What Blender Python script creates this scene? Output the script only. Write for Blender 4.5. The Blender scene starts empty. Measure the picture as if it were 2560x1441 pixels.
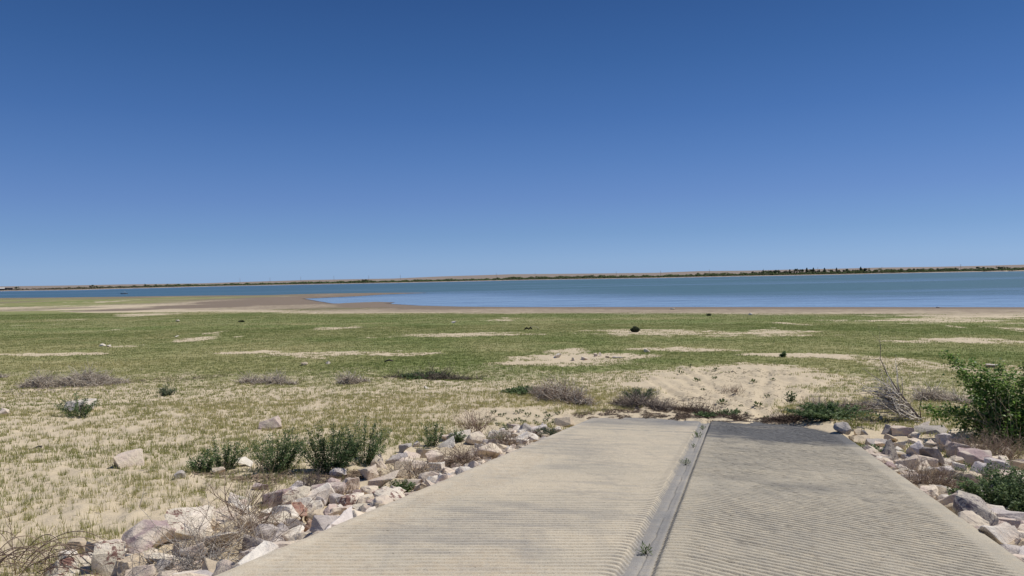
import bpy, math, random
import numpy as np
from mathutils import Matrix, Vector, Quaternion
R = math.radians
random.seed(7); rng = np.random.default_rng(11)
SC = bpy.context.scene
COL = SC.collection
# ------------------------------------------------------------------ camera
F = 1862.0; PW = 2560.0; PH = 1441.0
ROLL, PITCH = R(-1.1), R(0.86)
CAMZ = 8.0
def _rx(a): c, s = math.cos(a), math.sin(a); return np.array([[1,0,0],[0,c,-s],[0,s,c]])
def _rz(a): c, s = math.cos(a), math.sin(a); return np.array([[c,-s,0],[s,c,0],[0,0,1]])
CM = _rx(math.pi/2-PITCH) @ _rz(ROLL)
cam_d = bpy.data.cameras.new('camera'); cam = bpy.data.objects.new('camera', cam_d); COL.objects.link(cam)
cam_d.sensor_width = 36; cam_d.lens = 36*F/PW; cam_d.clip_start = 0.1; cam_d.clip_end = 20000
cam.matrix_world = Matrix.Translation((0,0,CAMZ)) @ Matrix([list(r) for r in CM]).to_4x4()
SC.camera = cam
# ------------------------------------------------------------------ sky, sun, exposure
SUN_AZ, SUN_EL = R(71), R(57)            # azimuth measured clockwise from the view direction (+Y)
world = bpy.data.worlds.new('World'); SC.world = world; world.use_nodes = True
nt = world.node_tree; nt.nodes.clear()
sky = nt.nodes.new('ShaderNodeTexSky'); sky.sky_type = 'NISHITA'; sky.sun_disc = False
sky.sun_elevation = SUN_EL; sky.sun_rotation = SUN_AZ
sky.altitude = 1400; sky.air_density = 1.0; sky.dust_density = 0.35; sky.ozone_density = 2.2
bg = nt.nodes.new('ShaderNodeBackground'); bg.inputs['Strength'].default_value = 0.085
wo = nt.nodes.new('ShaderNodeOutputWorld')
# clear-air correction of the sky by height above the horizon (deep blue overhead, pale blue rather than yellow at the horizon)
def _lin(c): return tuple(((v/255)/12.92 if v/255 <= 0.04045 else ((v/255+0.055)/1.055)**2.4) for v in c)
SKY_SAMPLES = [(0.0, (145,175,209), (205,207,180)), (1.0, (142,173,209), (198,204,187)), (3.2, (121,157,201), (172,193,197)), (5.9, (104,140,195), (147,176,198)), (8.8, (88,127,185), (131,161,191)),
               (11.9, (73,113,173), (118,147,182)), (16.0, (60,100,158), (107,136,173)), (20.4, (50,87,143), (99,126,164)), (90.0, (44,78,132), (99,126,164))]
tcw = nt.nodes.new('ShaderNodeTexCoord'); sx = nt.nodes.new('ShaderNodeSeparateXYZ'); nt.links.new(tcw.outputs['Generated'], sx.inputs[0])
def _ramp(vals, k):
    r = nt.nodes.new('ShaderNodeValToRGB'); e = r.color_ramp.elements
    while len(e) < len(SKY_SAMPLES): e.new(0.5)
    for i, (smp, v) in enumerate(zip(SKY_SAMPLES, vals)):
        e[i].position = math.sin(R(smp[0])); e[i].color = tuple(c/k for c in v)+(1,)
    nt.links.new(sx.outputs['Z'], r.inputs[0])
    sc = nt.nodes.new('ShaderNodeVectorMath'); sc.operation = 'SCALE'; sc.inputs['Scale'].default_value = k; nt.links.new(r.outputs[0], sc.inputs[0]); return sc.outputs[0]
tint = _ramp([tuple(a/b for a, b in zip(_lin(t), _lin(r_))) for _, t, r_ in SKY_SAMPLES], 2.0)
grad = _ramp([tuple(a/0.085 for a in _lin(t)) for _, t, r_ in SKY_SAMPLES], 12.0)
mu = nt.nodes.new('ShaderNodeVectorMath'); mu.operation = 'MULTIPLY'; nt.links.new(sky.outputs[0], mu.inputs[0]); nt.links.new(tint, mu.inputs[1])
mxw = nt.nodes.new('ShaderNodeMix'); mxw.data_type = 'VECTOR'; mxw.inputs[0].default_value = 0.6
nt.links.new(mu.outputs[0], mxw.inputs[4]); nt.links.new(grad, mxw.inputs[5])
nt.links.new(mxw.outputs[1], bg.inputs[0]); nt.links.new(bg.outputs[0], wo.inputs[0])
sl = bpy.data.lights.new('sun', 'SUN'); sl.energy = 4.0; sl.angle = R(0.53); sl.color = (1.0, 0.955, 0.88)
sun = bpy.data.objects.new('sun', sl); COL.objects.link(sun)
sdir = Vector((math.sin(SUN_AZ)*math.cos(SUN_EL), math.cos(SUN_AZ)*math.cos(SUN_EL), math.sin(SUN_EL)))
sun.rotation_euler = sdir.to_track_quat('Z', 'Y').to_euler(); sun.location = (0,0,60)
SC.view_settings.view_transform = 'Standard'; SC.view_settings.look = 'None'
SC.view_settings.exposure = 0.0; SC.view_settings.gamma = 1.0
SC.render.engine = 'CYCLES'
# ------------------------------------------------------------------ numpy noise
def _h(ix, iy, seed):
    n = (ix.astype(np.int64)*374761393 + iy.astype(np.int64)*668265263 + seed*1442695041) & 0xffffffff
    n = ((n ^ (n >> 13))*1274126177) & 0xffffffff
    n = n ^ (n >> 16)
    return (n & 0xffff)/65535.0
def vn(x, y, seed=0):
    x = np.asarray(x, float); y = np.asarray(y, float)
    ix = np.floor(x); iy = np.floor(y); fx = x-ix; fy = y-iy
    fx = fx*fx*(3-2*fx); fy = fy*fy*(3-2*fy)
    a = _h(ix, iy, seed); b = _h(ix+1, iy, seed); c = _h(ix, iy+1, seed); d = _h(ix+1, iy+1, seed)
    return (a*(1-fx)+b*fx)*(1-fy)+(c*(1-fx)+d*fx)*fy
def fbm(x, y, oct=4, seed=0):
    s = 0; a = 0.5; t = 0
    for o in range(oct):
        s = s + a*vn(x*2**o+o*17.3, y*2**o-o*9.1, seed+o); t += a; a *= 0.5
    return s/t
def sst(a, b, x): t = np.clip((x-a)/(b-a), 0, 1); return t*t*(3-2*t)
# ------------------------------------------------------------------ pixel -> world
def ray(x, y):
    d = CM @ np.array([(x-PW/2)/F, (PH/2-y)/F, -1.0]); return d/np.linalg.norm(d)
CP = np.array([0, 0, CAMZ])
def at_z(x, y, z=0.0):
    d = ray(x, y); t = (z-CAMZ)/d[2]; return CP+t*d
# ramp frame: u across to the right, v down the slope
RD = ray(1838, 896); RC = np.array([RD[1], -RD[0], 0]); RC /= np.linalg.norm(RC); RN = np.cross(RC, RD)
RP0 = np.array([0, 0, CAMZ-1.66])
def ramp_pt(u, v, h=0.0):
    u = np.asarray(u, float)[..., None]; v = np.asarray(v, float)[..., None]; h = np.asarray(h, float)
    h = h[..., None] if h.ndim else h
    return RP0+u*RC+v*RD+h*RN
HL = math.hypot(RD[0], RD[1]); AX = np.array([RD[0], RD[1]])/HL
def ramp_uv(x, y):       # horizontal position -> u, v on the ramp plane, and its height
    u = x*RC[0]+y*RC[1]; w = x*AX[0]+y*AX[1]; v = w/HL
    return u, v, RP0[2]+v*RD[2]
UL, US0, US1, UR = -3.74, -0.90, -0.63, 2.28
VFOOT = 19.4
# ------------------------------------------------------------------ shore outline of the near land
SH = [(2560,768.5),(2100,768),(1700,768),(1280,768),(1150,767),(1050,764.5),(975,760),(990,756.5),(945,755),(890,756.8),(835,759.5),(800,754),
      (761,747),(813,744.8),(897,741),(961,736.6),(1083,732.3),(982,732.6),(876,734),(771,736),(686,738.5),(560,739.3),(400,741.5),(200,744),(0,745.5),(-250,749)]
shp = [tuple(at_z(*p)[:2]) for p in SH]
r0, r1 = np.array(shp[0]), np.array(shp[2]); dr = (r0-r1)/np.linalg.norm(r0-r1)
ext = r0+dr*2500
lft = np.array(shp[-1])
POLY = np.array([tuple(ext)]+shp+[(-2500, lft[1]+150), (-2600,-4000), (ext[0]+500,-4000)])
def shore_d(x, y):
    x = np.asarray(x, float); y = np.asarray(y, float); sh = x.shape; x = x.ravel(); y = y.ravel()
    best = np.full(x.shape, 1e18); inside = np.zeros(x.shape, bool); n = len(POLY)
    for i in range(n):
        ax, ay = POLY[i]; bx, by = POLY[(i+1) % n]
        dx, dy = bx-ax, by-ay
        t = np.clip(((x-ax)*dx+(y-ay)*dy)/(dx*dx+dy*dy), 0, 1)
        best = np.minimum(best, (x-ax-t*dx)**2+(y-ay-t*dy)**2)
        if abs(by-ay) > 1e-9:
            c = ((ay > y) != (by > y)) & (x < (bx-ax)*(y-ay)/(by-ay)+ax)
            inside ^= c
    d = np.sqrt(best); return np.where(inside, d, -d).reshape(sh)
FARPX = [(0,728.4),(200,725.3),(300,722.3),(400,720),(500,717.3),(560,716),(771,711.7),(982,708),(1100,705.4),(1280,701.5),(1640,695.7),(1870,691),(2100,687),(2330,682),(2560,677)]
_ft = []; _fr = []
for p in FARPX:
    q = at_z(*p); _ft.append(math.atan2(q[0], q[1])); _fr.append(math.hypot(q[0], q[1]))
def far_r(th): return np.interp(th, _ft, _fr)
RIDPX = [(0,716.5),(200,713.6),(300,711.5),(500,708.9),(560,706.9),(771,700.4),(982,696.9),(1100,691.6),(1280,686),(1450,684.5),(1640,682.4),(1750,678.2),(1870,677),(1990,674),(2100,672),(2200,669.3),(2330,667.6),(2450,665),(2560,662)]
_rt = []; _rz2 = []
for p in RIDPX:
    d = ray(*p); _rt.append(math.atan2(d[0], d[1])); _rz2.append(CAMZ+4000*d[2]/math.hypot(d[0], d[1]))
def ridge_z(th): return np.interp(th, _rt, _rz2)
SN = np.array([math.sin(R(22)), math.cos(R(22))])
def field_z(x, y):
    s = x*SN[0]+y*SN[1]
    za = np.where(s > 19, 4.13-0.0262*(s-19), 4.13+0.055*(19-np.clip(s, -12, 19)))
    return 0.5+np.logaddexp(0, (za-0.5)*3)/3
def H(x, y, bump=True):
    x = np.asarray(x, float); y = np.asarray(y, float)
    z = field_z(x, y)
    d = shore_d(x, y)
    zs = np.where(d > 0, 0.03*d, np.maximum(0.05*d, -3))
    z = np.minimum(z, zs)
    r = np.hypot(x, y); th = np.arctan2(x, y)
    u, v, rz = ramp_uv(x, y)
    # banks either side of the ramp and the landing above it
    vc = np.clip(v, -1.5, 99); rzc = RP0[2]+vc*RD[2]
    t = np.maximum(UL-u, u-UR)
    slope = np.where(u > 0, 0.26, 0.40)
    bank = rzc-0.16-slope*np.maximum(t, 0)
    z = np.where((v < 19.0), np.maximum(z, bank), z)
    if bump:
        fade = 1-sst(40, 150, r)
        b = (fbm(x*2.1, y*2.1, 3, 5)-0.5)*0.11+(fbm(x*6, y*6, 2, 9)-0.5)*0.065+(fbm(x*0.35, y*0.35, 2, 31)-0.5)*0.10
        z = z+b*fade*sst(0.1, 1.0, d)*np.where((t < 0.15) & (v < 19.8), 0.15, 1.0)
        # wheel ruts fanning out over the sand beyond the ramp foot
        m = sst(20.5, 22, v)*(1-sst(33, 38, v))*(1-sst(3.5, 6, abs(u-0.6)))
        z = z+m*(0.16*(fbm(x*2.4, y*2.4, 3, 181)-0.5)+0.06*(np.abs(fbm(x*5, y*5, 2, 183)-0.5)))
        for a, o in ((-0.30, -0.4), (-0.26, 1.2), (0.05, 0.6), (0.32, 0.2), (0.36, 1.7)):
            q = u-o-(v-20)*a
            z = z-m*0.05*np.exp(-(q/0.16)**2)+m*0.03*np.exp(-((np.abs(q)-0.34)/0.12)**2)
    inr = (u > UL) & (u < UR) & (v < 22)
    lip = 0.03*(fbm(u*1.7, v*1.7, 3, 77)-0.45)
    corner = 0.22*sst(1.0, 2.4, u)*sst(15.5, 19, v)
    fz = z+lip+corner
    z = np.where(inr, np.where((fz > rz-0.005) & (v > 14), fz, np.minimum(z, rz-0.09)), z)
    # far shore and prairie ridge
    rf = far_r(th); q = r-rf
    zf = np.where(q < 25, q*0.05, 1.25+ (ridge_z(th)-1.25)*np.clip((q-25)/(4000-rf-25), 0, 1)**1.25)
    zf = zf-np.maximum(r-4000, 0)*0.004
    far = (q > 0) & (np.abs(th) < R(75))
    z = np.where(far, np.maximum(zf, z), z)
    return z
def on_ground(x, y, lo=2.0, hi=700.0):
    d = ray(x, y); t = np.concatenate([np.arange(lo, 60, 0.02), 60*1.0008**np.arange(0, 3200)])
    P = CP+t[:, None]*d
    g = H(P[:, 0], P[:, 1], False)
    k = np.argmax(P[:, 2] < g)
    return np.array([P[k, 0], P[k, 1], float(H(P[k:k+1, 0], P[k:k+1, 1])[0])])
_cache = {}
# ------------------------------------------------------------------ mesh helpers
def mesh_np(name, V, polys, sizes=None, mat=None, col=None, attr='col', smooth=False, parent=None, loc=None, link=True):
    """polys: (N,k) int array, or flat list with sizes."""
    me = bpy.data.meshes.new(name)
    V = np.asarray(V, np.float32)
    if sizes is None:
        polys = np.asarray(polys, np.int32); sizes = np.full(len(polys), polys.shape[1], np.int32); flat = polys.ravel()
    else:
        flat = np.asarray(polys, np.int32); sizes = np.asarray(sizes, np.int32)
    me.vertices.add(len(V)); me.vertices.foreach_set('co', V.ravel())
    me.loops.add(len(flat)); me.loops.foreach_set('vertex_index', flat)
    me.polygons.add(len(sizes)); me.polygons.foreach_set('loop_start', np.concatenate([[0], np.cumsum(sizes)[:-1]]).astype(np.int32))
    me.polygons.foreach_set('loop_total', sizes)
    me.update(calc_edges=True)
    if smooth: me.polygons.foreach_set('use_smooth', np.ones(len(sizes), bool))
    if col is not None:
        for an, cc in ([(attr, col)] if not isinstance(col, dict) else col.items()):
            a = me.color_attributes.new(an, 'FLOAT_COLOR', 'POINT')
            c4 = np.ones((len(V), 4), np.float32); c4[:, :cc.shape[1]] = cc
            a.data.foreach_set('color', c4.ravel())
    if mat: me.materials.append(mat)
    o = bpy.data.objects.new(name, me)
    if link: COL.objects.link(o)
    if parent: o.parent = parent
    if loc is not None: o.location = loc
    return o
def tag(o, label=None, cat=None, group=None, kind=None):
    if label: o['label'] = label
    if cat: o['category'] = cat
    if group: o['group'] = group
    if kind: o['kind'] = kind
    return o
def empty(name, loc, rz=0.0, label=None, cat=None, group=None, kind=None):
    o = bpy.data.objects.new(name, None); COL.objects.link(o); o.empty_display_size = 0.2
    o.location = loc; o.rotation_euler = (0, 0, rz); tag(o, label, cat, group, kind); return o
def copy_tree(o, parent=None):
    c = o.copy(); COL.objects.link(c); c.parent = parent
    for ch in [k for k in bpy.data.objects if k.parent == o]:
        copy_tree(ch, c)
    return c
class MB:
    """collects tubes / leaves into one mesh"""
    def __init__(s): s.V = []; s.F = []; s.S = []; s.C = []; s.n = 0
    def add(s, V, faces, col=(1,1,1)):
        V = np.asarray(V, float); s.V.append(V)
        for f in faces: s.F.extend([i+s.n for i in f]); s.S.append(len(f))
        s.C.append(np.tile(np.asarray(col, float), (len(V), 1))); s.n += len(V)
    def tube(s, pts, rad, col=(1,1,1), k=4):
        pts = np.asarray(pts, float); m = len(pts)
        rad = np.broadcast_to(np.asarray(rad, float), (m,))
        V = []
        for i in range(m):
            t = pts[min(i+1, m-1)]-pts[max(i-1, 0)]; t /= (np.linalg.norm(t)+1e-9)
            a = np.cross(t, [0.31, 0.22, 0.92] if abs(t[2]) < .95 else [1, 0, 0]); a /= np.linalg.norm(a)+1e-9; b = np.cross(t, a)
            for j in range(k):
                an = 2*math.pi*j/k; V.append(pts[i]+rad[i]*(math.cos(an)*a+math.sin(an)*b))
        F = [(i*k+j, i*k+(j+1) % k, (i+1)*k+(j+1) % k, (i+1)*k+j) for i in range(m-1) for j in range(k)]
        F += [tuple(range(k))[::-1], tuple((m-1)*k+j for j in range(k))]
        s.add(V, F, col)
    def leaf(s, p, d, up, ln, wd, col=(1,1,1), fold=0.15):
        d = np.asarray(d, float); d /= np.linalg.norm(d)+1e-9
        sd = np.cross(d, up); sd /= np.linalg.norm(sd)+1e-9; nn = np.cross(sd, d)
        p = np.asarray(p, float)
        V = [p, p+d*ln*.45+sd*wd*.5+nn*fold*wd, p+d*ln, p+d*ln*.45-sd*wd*.5+nn*fold*wd]
        s.add(V, [(0, 1, 2), (0, 2, 3)], col)
    def build(s, name, mat, parent=None, smooth=False):
        return mesh_np(name, np.concatenate(s.V), s.F, s.S, mat, np.concatenate(s.C), smooth=smooth, parent=parent)
# ------------------------------------------------------------------ materials
def new_mat(name):
    m = bpy.data.materials.new(name); m.use_nodes = True; n = m.node_tree; n.nodes.clear()
    out = n.nodes.new('ShaderNodeOutputMaterial'); b = n.nodes.new('ShaderNodeBsdfPrincipled')
    n.links.new(b.outputs[0], out.inputs[0]); return m, n, b, out
def node(n, t, **kw):
    x = n.nodes.new(t)
    for k, v in kw.items(): setattr(x, k, v)
    return x
def noise(n, vec, scale, detail=4, rough=0.55, dist=0.0):
    x = node(n, 'ShaderNodeTexNoise'); x.inputs['Scale'].default_value = scale; x.inputs['Detail'].default_value = detail
    x.inputs['Roughness'].default_value = rough; x.inputs['Distortion'].default_value = dist
    if vec is not None: n.links.new(vec, x.inputs['Vector'])
    return x.outputs['Fac']
def ramp(n, fac, stops):
    x = node(n, 'ShaderNodeValToRGB'); e = x.color_ramp.elements
    while len(e) < len(stops): e.new(0.5)
    for i, (p, c) in enumerate(stops):
        e[i].position = p; e[i].color = tuple(c)+(1,) if len(c) == 3 else c
    n.links.new(fac, x.inputs[0]); return x.outputs[0]
def mixc(n, fac, a, b, mode='MIX'):
    x = node(n, 'ShaderNodeMix', data_type='RGBA', blend_type=mode)
    for sock, val in ((x.inputs[0], fac), (x.inputs[6], a), (x.inputs[7], b)):
        if hasattr(val, 'node'): n.links.new(val, sock)
        elif isinstance(val, (int, float)): sock.default_value = val
        else: sock.default_value = tuple(val)+(1,)
    return x.outputs[2]
def maths(n, op, a, b=0.0, c=None, clamp=False):
    x = node(n, 'ShaderNodeMath', operation=op, use_clamp=clamp)
    for i, val in enumerate((a, b, c)):
        if val is None: continue
        if hasattr(val, 'node'): n.links.new(val, x.inputs[i])
        else: x.inputs[i].default_value = val
    return x.outputs[0]
def bumpn(n, b, h, strength, dist):
    x = node(n, 'ShaderNodeBump'); x.inputs['Strength'].default_value = strength; x.inputs['Distance'].default_value = dist
    n.links.new(h, x.inputs['Height']); n.links.new(x.outputs[0], b.inputs['Normal'])
def mrange(n, v, a, b, c=0.0, d=1.0):
    x = node(n, 'ShaderNodeMapRange'); x.inputs[1].default_value = a; x.inputs[2].default_value = b; x.inputs[3].default_value = c; x.inputs[4].default_value = d
    n.links.new(v, x.inputs[0]); return x.outputs[0]
def attr_mat(name, rough=0.8, transl=0.0, spec=0.3, var=0.0, scale=30.0):
    m, n, b, out = new_mat(name)
    a = node(n, 'ShaderNodeAttribute', attribute_name='col'); c = a.outputs['Color']
    if var:
        tc = node(n, 'ShaderNodeTexCoord')
        c = mixc(n, var, c, ramp(n, noise(n, tc.outputs['Object'], scale), [(0.3, (.35,.35,.35)), (0.7, (1.5,1.5,1.5))]), 'MULTIPLY')
    n.links.new(c, b.inputs['Base Color']); b.inputs['Roughness'].default_value = rough
    b.inputs['Specular IOR Level'].default_value = spec
    if transl:
        t = node(n, 'ShaderNodeBsdfTranslucent'); n.links.new(c, t.inputs[0]); mx = node(n, 'ShaderNodeMixShader'); mx.inputs[0].default_value = transl
        n.links.new(b.outputs[0], mx.inputs[1]); n.links.new(t.outputs[0], mx.inputs[2]); n.links.new(mx.outputs[0], out.inputs[0])
    return m
M_BLADE = attr_mat('grass_blade', 0.8, 0.42, 0.15)
M_LEAF = attr_mat('leaf', 0.6, 0.35, 0.3)
M_GLOSS = attr_mat('glossy_leaf', 0.5, 0.45, 0.35)
M_TWIG = attr_mat('dry_twig', 0.85, 0.0, 0.2, 0.5, 40)
M_FAR = attr_mat('far_foliage', 0.9, 0.1, 0.1)
def ground_material():
    m, n, b, out = new_mat('ground')
    geo = node(n, 'ShaderNodeNewGeometry'); pos = geo.outputs['Position']
    a = node(n, 'ShaderNodeAttribute', attribute_name='mask'); sep = node(n, 'ShaderNodeSeparateColor'); n.links.new(a.outputs['Color'], sep.inputs[0])
    g, mud, far = sep.outputs
    a2 = node(n, 'ShaderNodeAttribute', attribute_name='tone'); sep2 = node(n, 'ShaderNodeSeparateColor'); n.links.new(a2.outputs['Color'], sep2.inputs[0])
    yel, wet, rip = sep2.outputs
    n1 = noise(n, pos, 0.6, 6, 0.62); n2 = noise(n, pos, 6, 5, 0.6); n3 = noise(n, pos, 45, 4, 0.6); n0 = noise(n, pos, 0.09, 5, 0.6)
    sand = mixc(n, n2, (0.60, 0.505, 0.355), (0.68, 0.585, 0.43))
    sand = mixc(n, maths(n, 'MULTIPLY', n1, 0.55), sand, (0.50, 0.40, 0.275))
    grain = ramp(n, n3, [(0.25, (.78,.77,.75)), (0.7, (1.08,1.07,1.05))]); sand = mixc(n, 0.8, sand, grain, 'MULTIPLY')
    # dry and green grass thatch
    dry = mixc(n, n2, (0.30, 0.27, 0.125), (0.44, 0.39, 0.21))
    grn = mixc(n, n2, (0.145, 0.185, 0.055), (0.23, 0.255, 0.095))
    grn = mixc(n, maths(n, 'MULTIPLY', mrange(n, n0, 0.4, 0.65), 0.5), grn, (0.23, 0.225, 0.085))
    gr = mixc(n, yel, grn, dry)
    gn = maths(n, 'ADD', maths(n, 'MULTIPLY', n2, 0.5), maths(n, 'MULTIPLY', n1, 0.5))
    gf = mrange(n, maths(n, 'SUBTRACT', maths(n, 'ADD', g, gn), 1.0), -0.07, 0.10)
    c = mixc(n, gf, sand, gr)
    mudc = mixc(n, n2, (0.16, 0.122, 0.085), (0.29, 0.232, 0.18))
    mf = mrange(n, maths(n, 'SUBTRACT', maths(n, 'ADD', mud, n1), 1.0), -0.3, 0.3)
    c = mixc(n, mf, c, mudc)
    c = mixc(n, wet, c, (0.06, 0.045, 0.032))
    hill = mixc(n, noise(n, pos, 0.004, 5, 0.65), (0.225, 0.18, 0.15), (0.31, 0.26, 0.215))
    c = mixc(n, far, c, hill)
    n.links.new(c, b.inputs['Base Color']); b.inputs['Roughness'].default_value = 0.95; b.inputs['Specular IOR Level'].default_value = 0.15
    hgt = maths(n, 'ADD', maths(n, 'MULTIPLY', n2, 1.0), maths(n, 'MULTIPLY', n3, 0.25))
    bumpn(n, b, hgt, 0.9, 0.035)
    return m
def concrete_material(name, ca, cb, cd):
    m, n, b, out = new_mat(name)
    geo = node(n, 'ShaderNodeNewGeometry'); pos = geo.outputs['Position']
    a = node(n, 'ShaderNodeAttribute', attribute_name='stain'); sep = node(n, 'ShaderNodeSeparateColor'); n.links.new(a.outputs['Color'], sep.inputs[0])
    st, dirt, edge = sep.outputs
    n1 = noise(n, pos, 0.8, 6, 0.65, 0.6); n2 = noise(n, pos, 9, 6, 0.65); n3 = noise(n, pos, 90, 3, 0.6)
    c = mixc(n, mrange(n, n1, 0.35, 0.65), ca, cb)
    c = mixc(n, maths(n, 'MULTIPLY', mrange(n, n2, 0.45, 0.72), 0.45), c, (0.56, 0.47, 0.33))
    c = mixc(n, mrange(n, maths(n, 'ADD', dirt, maths(n, 'MULTIPLY', n2, 0.8)), 0.9, 1.3), c, (0.55, 0.45, 0.32))
    mpx = node(n, 'ShaderNodeMapping'); mpx.inputs['Rotation'].default_value = (0, 0, R(16.6)); mpx.inputs['Scale'].default_value = (1.6, 6.5, 1); n.links.new(pos, mpx.inputs[0])
    n4 = noise(n, mpx.outputs[0], 1.0, 8, 0.75, 0.4)
    mpy = node(n, 'ShaderNodeMapping'); mpy.inputs['Rotation'].default_value = (0, 0, R(16.6)); mpy.inputs['Scale'].default_value = (5.0, 0.5, 1); n.links.new(pos, mpy.inputs[0])
    n5 = noise(n, mpy.outputs[0], 1.0, 5, 0.6, 0.3)
    sf = maths(n, 'ADD', maths(n, 'ADD', st, maths(n, 'MULTIPLY', n2, 0.5)), maths(n, 'MULTIPLY', n4, 1.1))
    c = mixc(n, mrange(n, sf, 1.02, 1.95), c, cd)
    c = mixc(n, maths(n, 'MULTIPLY', mrange(n, n5, 0.55, 0.75), 0.22), c, cd)
    c = mixc(n, maths(n, 'MULTIPLY', mrange(n, n4, 0.60, 0.78), 0.45), c, (0.60, 0.52, 0.39))
    c = mixc(n, maths(n, 'MULTIPLY', mrange(n, noise(n, pos, 26, 2, 0.5), 0.70, 0.76), 0.5), c, (0.10, 0.085, 0.07))
    c = mixc(n, 0.8, c, ramp(n, n3, [(0.25, (.66,.66,.66)), (0.6, (1.10,1.10,1.10))]), 'MULTIPLY')
    n.links.new(c, b.inputs['Base Color']); b.inputs['Roughness'].default_value = 0.9; b.inputs['Specular IOR Level'].default_value = 0.2
    bumpn(n, b, maths(n, 'ADD', n3, maths(n, 'MULTIPLY', n2, 1.2)), 0.5, 0.008)
    return m
def rock_material(name, base, alt, spot=None, amt=0.5, sc=3.0):
    m, n, b, out = new_mat(name)
    tc = node(n, 'ShaderNodeTexCoord'); oi = node(n, 'ShaderNodeObjectInfo')
    mp = node(n, 'ShaderNodeVectorMath', operation='ADD'); n.links.new(tc.outputs['Object'], mp.inputs[0])
    cx = node(n, 'ShaderNodeCombineXYZ'); n.links.new(maths(n, 'MULTIPLY', oi.outputs['Random'], 91.0), cx.inputs[0]); n.links.new(maths(n, 'MULTIPLY', oi.outputs['Random'], 37.0), cx.inputs[2])
    n.links.new(cx.outputs[0], mp.inputs[1]); v = mp.outputs[0]
    n1 = noise(n, v, sc, 6, 0.62, 0.8); n2 = noise(n, v, 22, 5, 0.65); n3 = noise(n, v, 70, 3, 0.6)
    c = mixc(n, mrange(n, n1, 0.42, 0.60), base, alt)
    c = mixc(n, 0.7, c, ramp(n, n2, [(0.3, (.82,.81,.80)), (0.6, (1.1,1.09,1.07))]), 'MULTIPLY')
    if spot:
        vo = noise(n, v, sc*3.6, 6, 0.75, 1.5)
        reg = noise(n, v, sc*0.7, 3, 0.5)
        f = mrange(n, maths(n, 'ADD', vo, maths(n, 'MULTIPLY', reg, 0.8)), 1.16-amt*0.35, 1.20-amt*0.35)
        c = mixc(n, maths(n, 'MULTIPLY', f, 0.85), c, spot)
    hv = node(n, 'ShaderNodeHueSaturation'); n.links.new(c, hv.inputs['Color'])
    n.links.new(mrange(n, oi.outputs['Random'], 0, 1, 0.86, 1.12), hv.inputs['Value']); c = hv.outputs[0]
    n.links.new(c, b.inputs['Base Color']); b.inputs['Roughness'].default_value = 0.9; b.inputs['Specular IOR Level'].default_value = 0.25
    bumpn(n, b, maths(n, 'ADD', maths(n, 'ADD', n2, maths(n, 'MULTIPLY', noise(n, v, 7, 5, 0.7, 1.0), 2.0)), maths(n, 'MULTIPLY', n3, 0.5)), 0.6, 0.022)
    return m
CREAM = (0.73,0.63,0.49); PALE = (0.77,0.68,0.57); PUR = (0.36,0.255,0.255); LIL = (0.68,0.61,0.56); TAN = (0.60,0.49,0.355); GRY = (0.40,0.365,0.335)
RM = dict(
 C=rock_material('cream_stone', CREAM, (0.66,0.545,0.455), (0.42,0.30,0.25), 0.25), W=rock_material('white_stone', (0.76,0.70,0.61), (0.66,0.57,0.48)),
 S=rock_material('lichen_stone', (0.64,0.57,0.45), PALE, (0.13,0.035,0.03), 0.55),
 P=rock_material('purple_stone', (0.42,0.315,0.30), (0.60,0.51,0.44)), Q=rock_material('purple_cream_stone', (0.42,0.315,0.305), (0.66,0.57,0.47)),
 R=rock_material('red_brown_stone', (0.36,0.20,0.15), (0.45,0.32,0.23), (0.11,0.04,0.03), 0.6),
 L=rock_material('lilac_stone', LIL, (0.56,0.50,0.47)), T=rock_material('tan_stone', TAN, (0.55,0.46,0.34)),
 G=rock_material('grey_stone', GRY, (0.46,0.41,0.36)), D=rock_material('dark_stone', (0.22,0.19,0.175), (0.40,0.35,0.31)),
 M=rock_material('mottled_stone', (0.54,0.48,0.39), (0.38,0.34,0.31), (0.12,0.10,0.12), 0.6),
 B=rock_material('pink_stone', (0.58,0.46,0.40), (0.68,0.58,0.46)))
# ================================================================== SETTING
# bare and special patches, given by where they lie in the photograph, turned into ellipses on the ground
def patch(px, py, w, h):
    c = on_ground(px, py); a = on_ground(px, py-h); b = on_ground(px, py+h)
    D = np.linalg.norm(c-CP); return (c[0], c[1], w*D/F, max(np.hypot(*(a-b)[:2])/2, 0.3), math.atan2(c[0], c[1]))
def ellipses(x, y, L):
    o = np.full(x.shape, -9.0)
    for cx, cy, rx, ry, th in L:
        dx = x-cx; dy = y-cy; ct, s = math.cos(th), math.sin(th)
        lx = dx*ct-dy*s; ly = dx*s+dy*ct
        o = np.maximum(o, 1-np.sqrt((lx/rx)**2+(ly/ry)**2))
    return o
BARE = [patch(*p) for p in [(1170,838,150,5),(820,886,125,5),(1010,886,75,3.5),(600,882,70,3),(1430,896,160,13),(1330,905,90,6),(1700,873,80,5),(1640,832,150,6),(1860,830,130,8),
        (1985,890,115,5),(110,887,80,4),(1830,968,185,52),(1735,985,140,56),(1940,985,100,36),(1850,1020,200,34),(1280,1042,140,26),(1420,1052,70,20),(2300,801,150,5),(2440,855,110,5),(1420,880,60,6),
        (1880,925,120,14),(1650,1040,170,24),(1900,1050,190,26),(2200,1090,130,16),(2330,1100,100,14),(2450,790,130,6)]]
SPARSE = [patch(*p) for p in [(1560,950,160,30),(1150,985,150,24),(2080,950,120,18),(700,1010,300,40),(200,1060,350,60),(1100,1000,200,50)]]
VERD = [patch(*p) for p in [(130,752,260,7),(100,762,160,5),(420,745,200,3),(1240,972,120,12),(1390,1000,130,16),(1120,942,160,9),(2080,1030,150,24),(1060,960,200,12)]]
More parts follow.
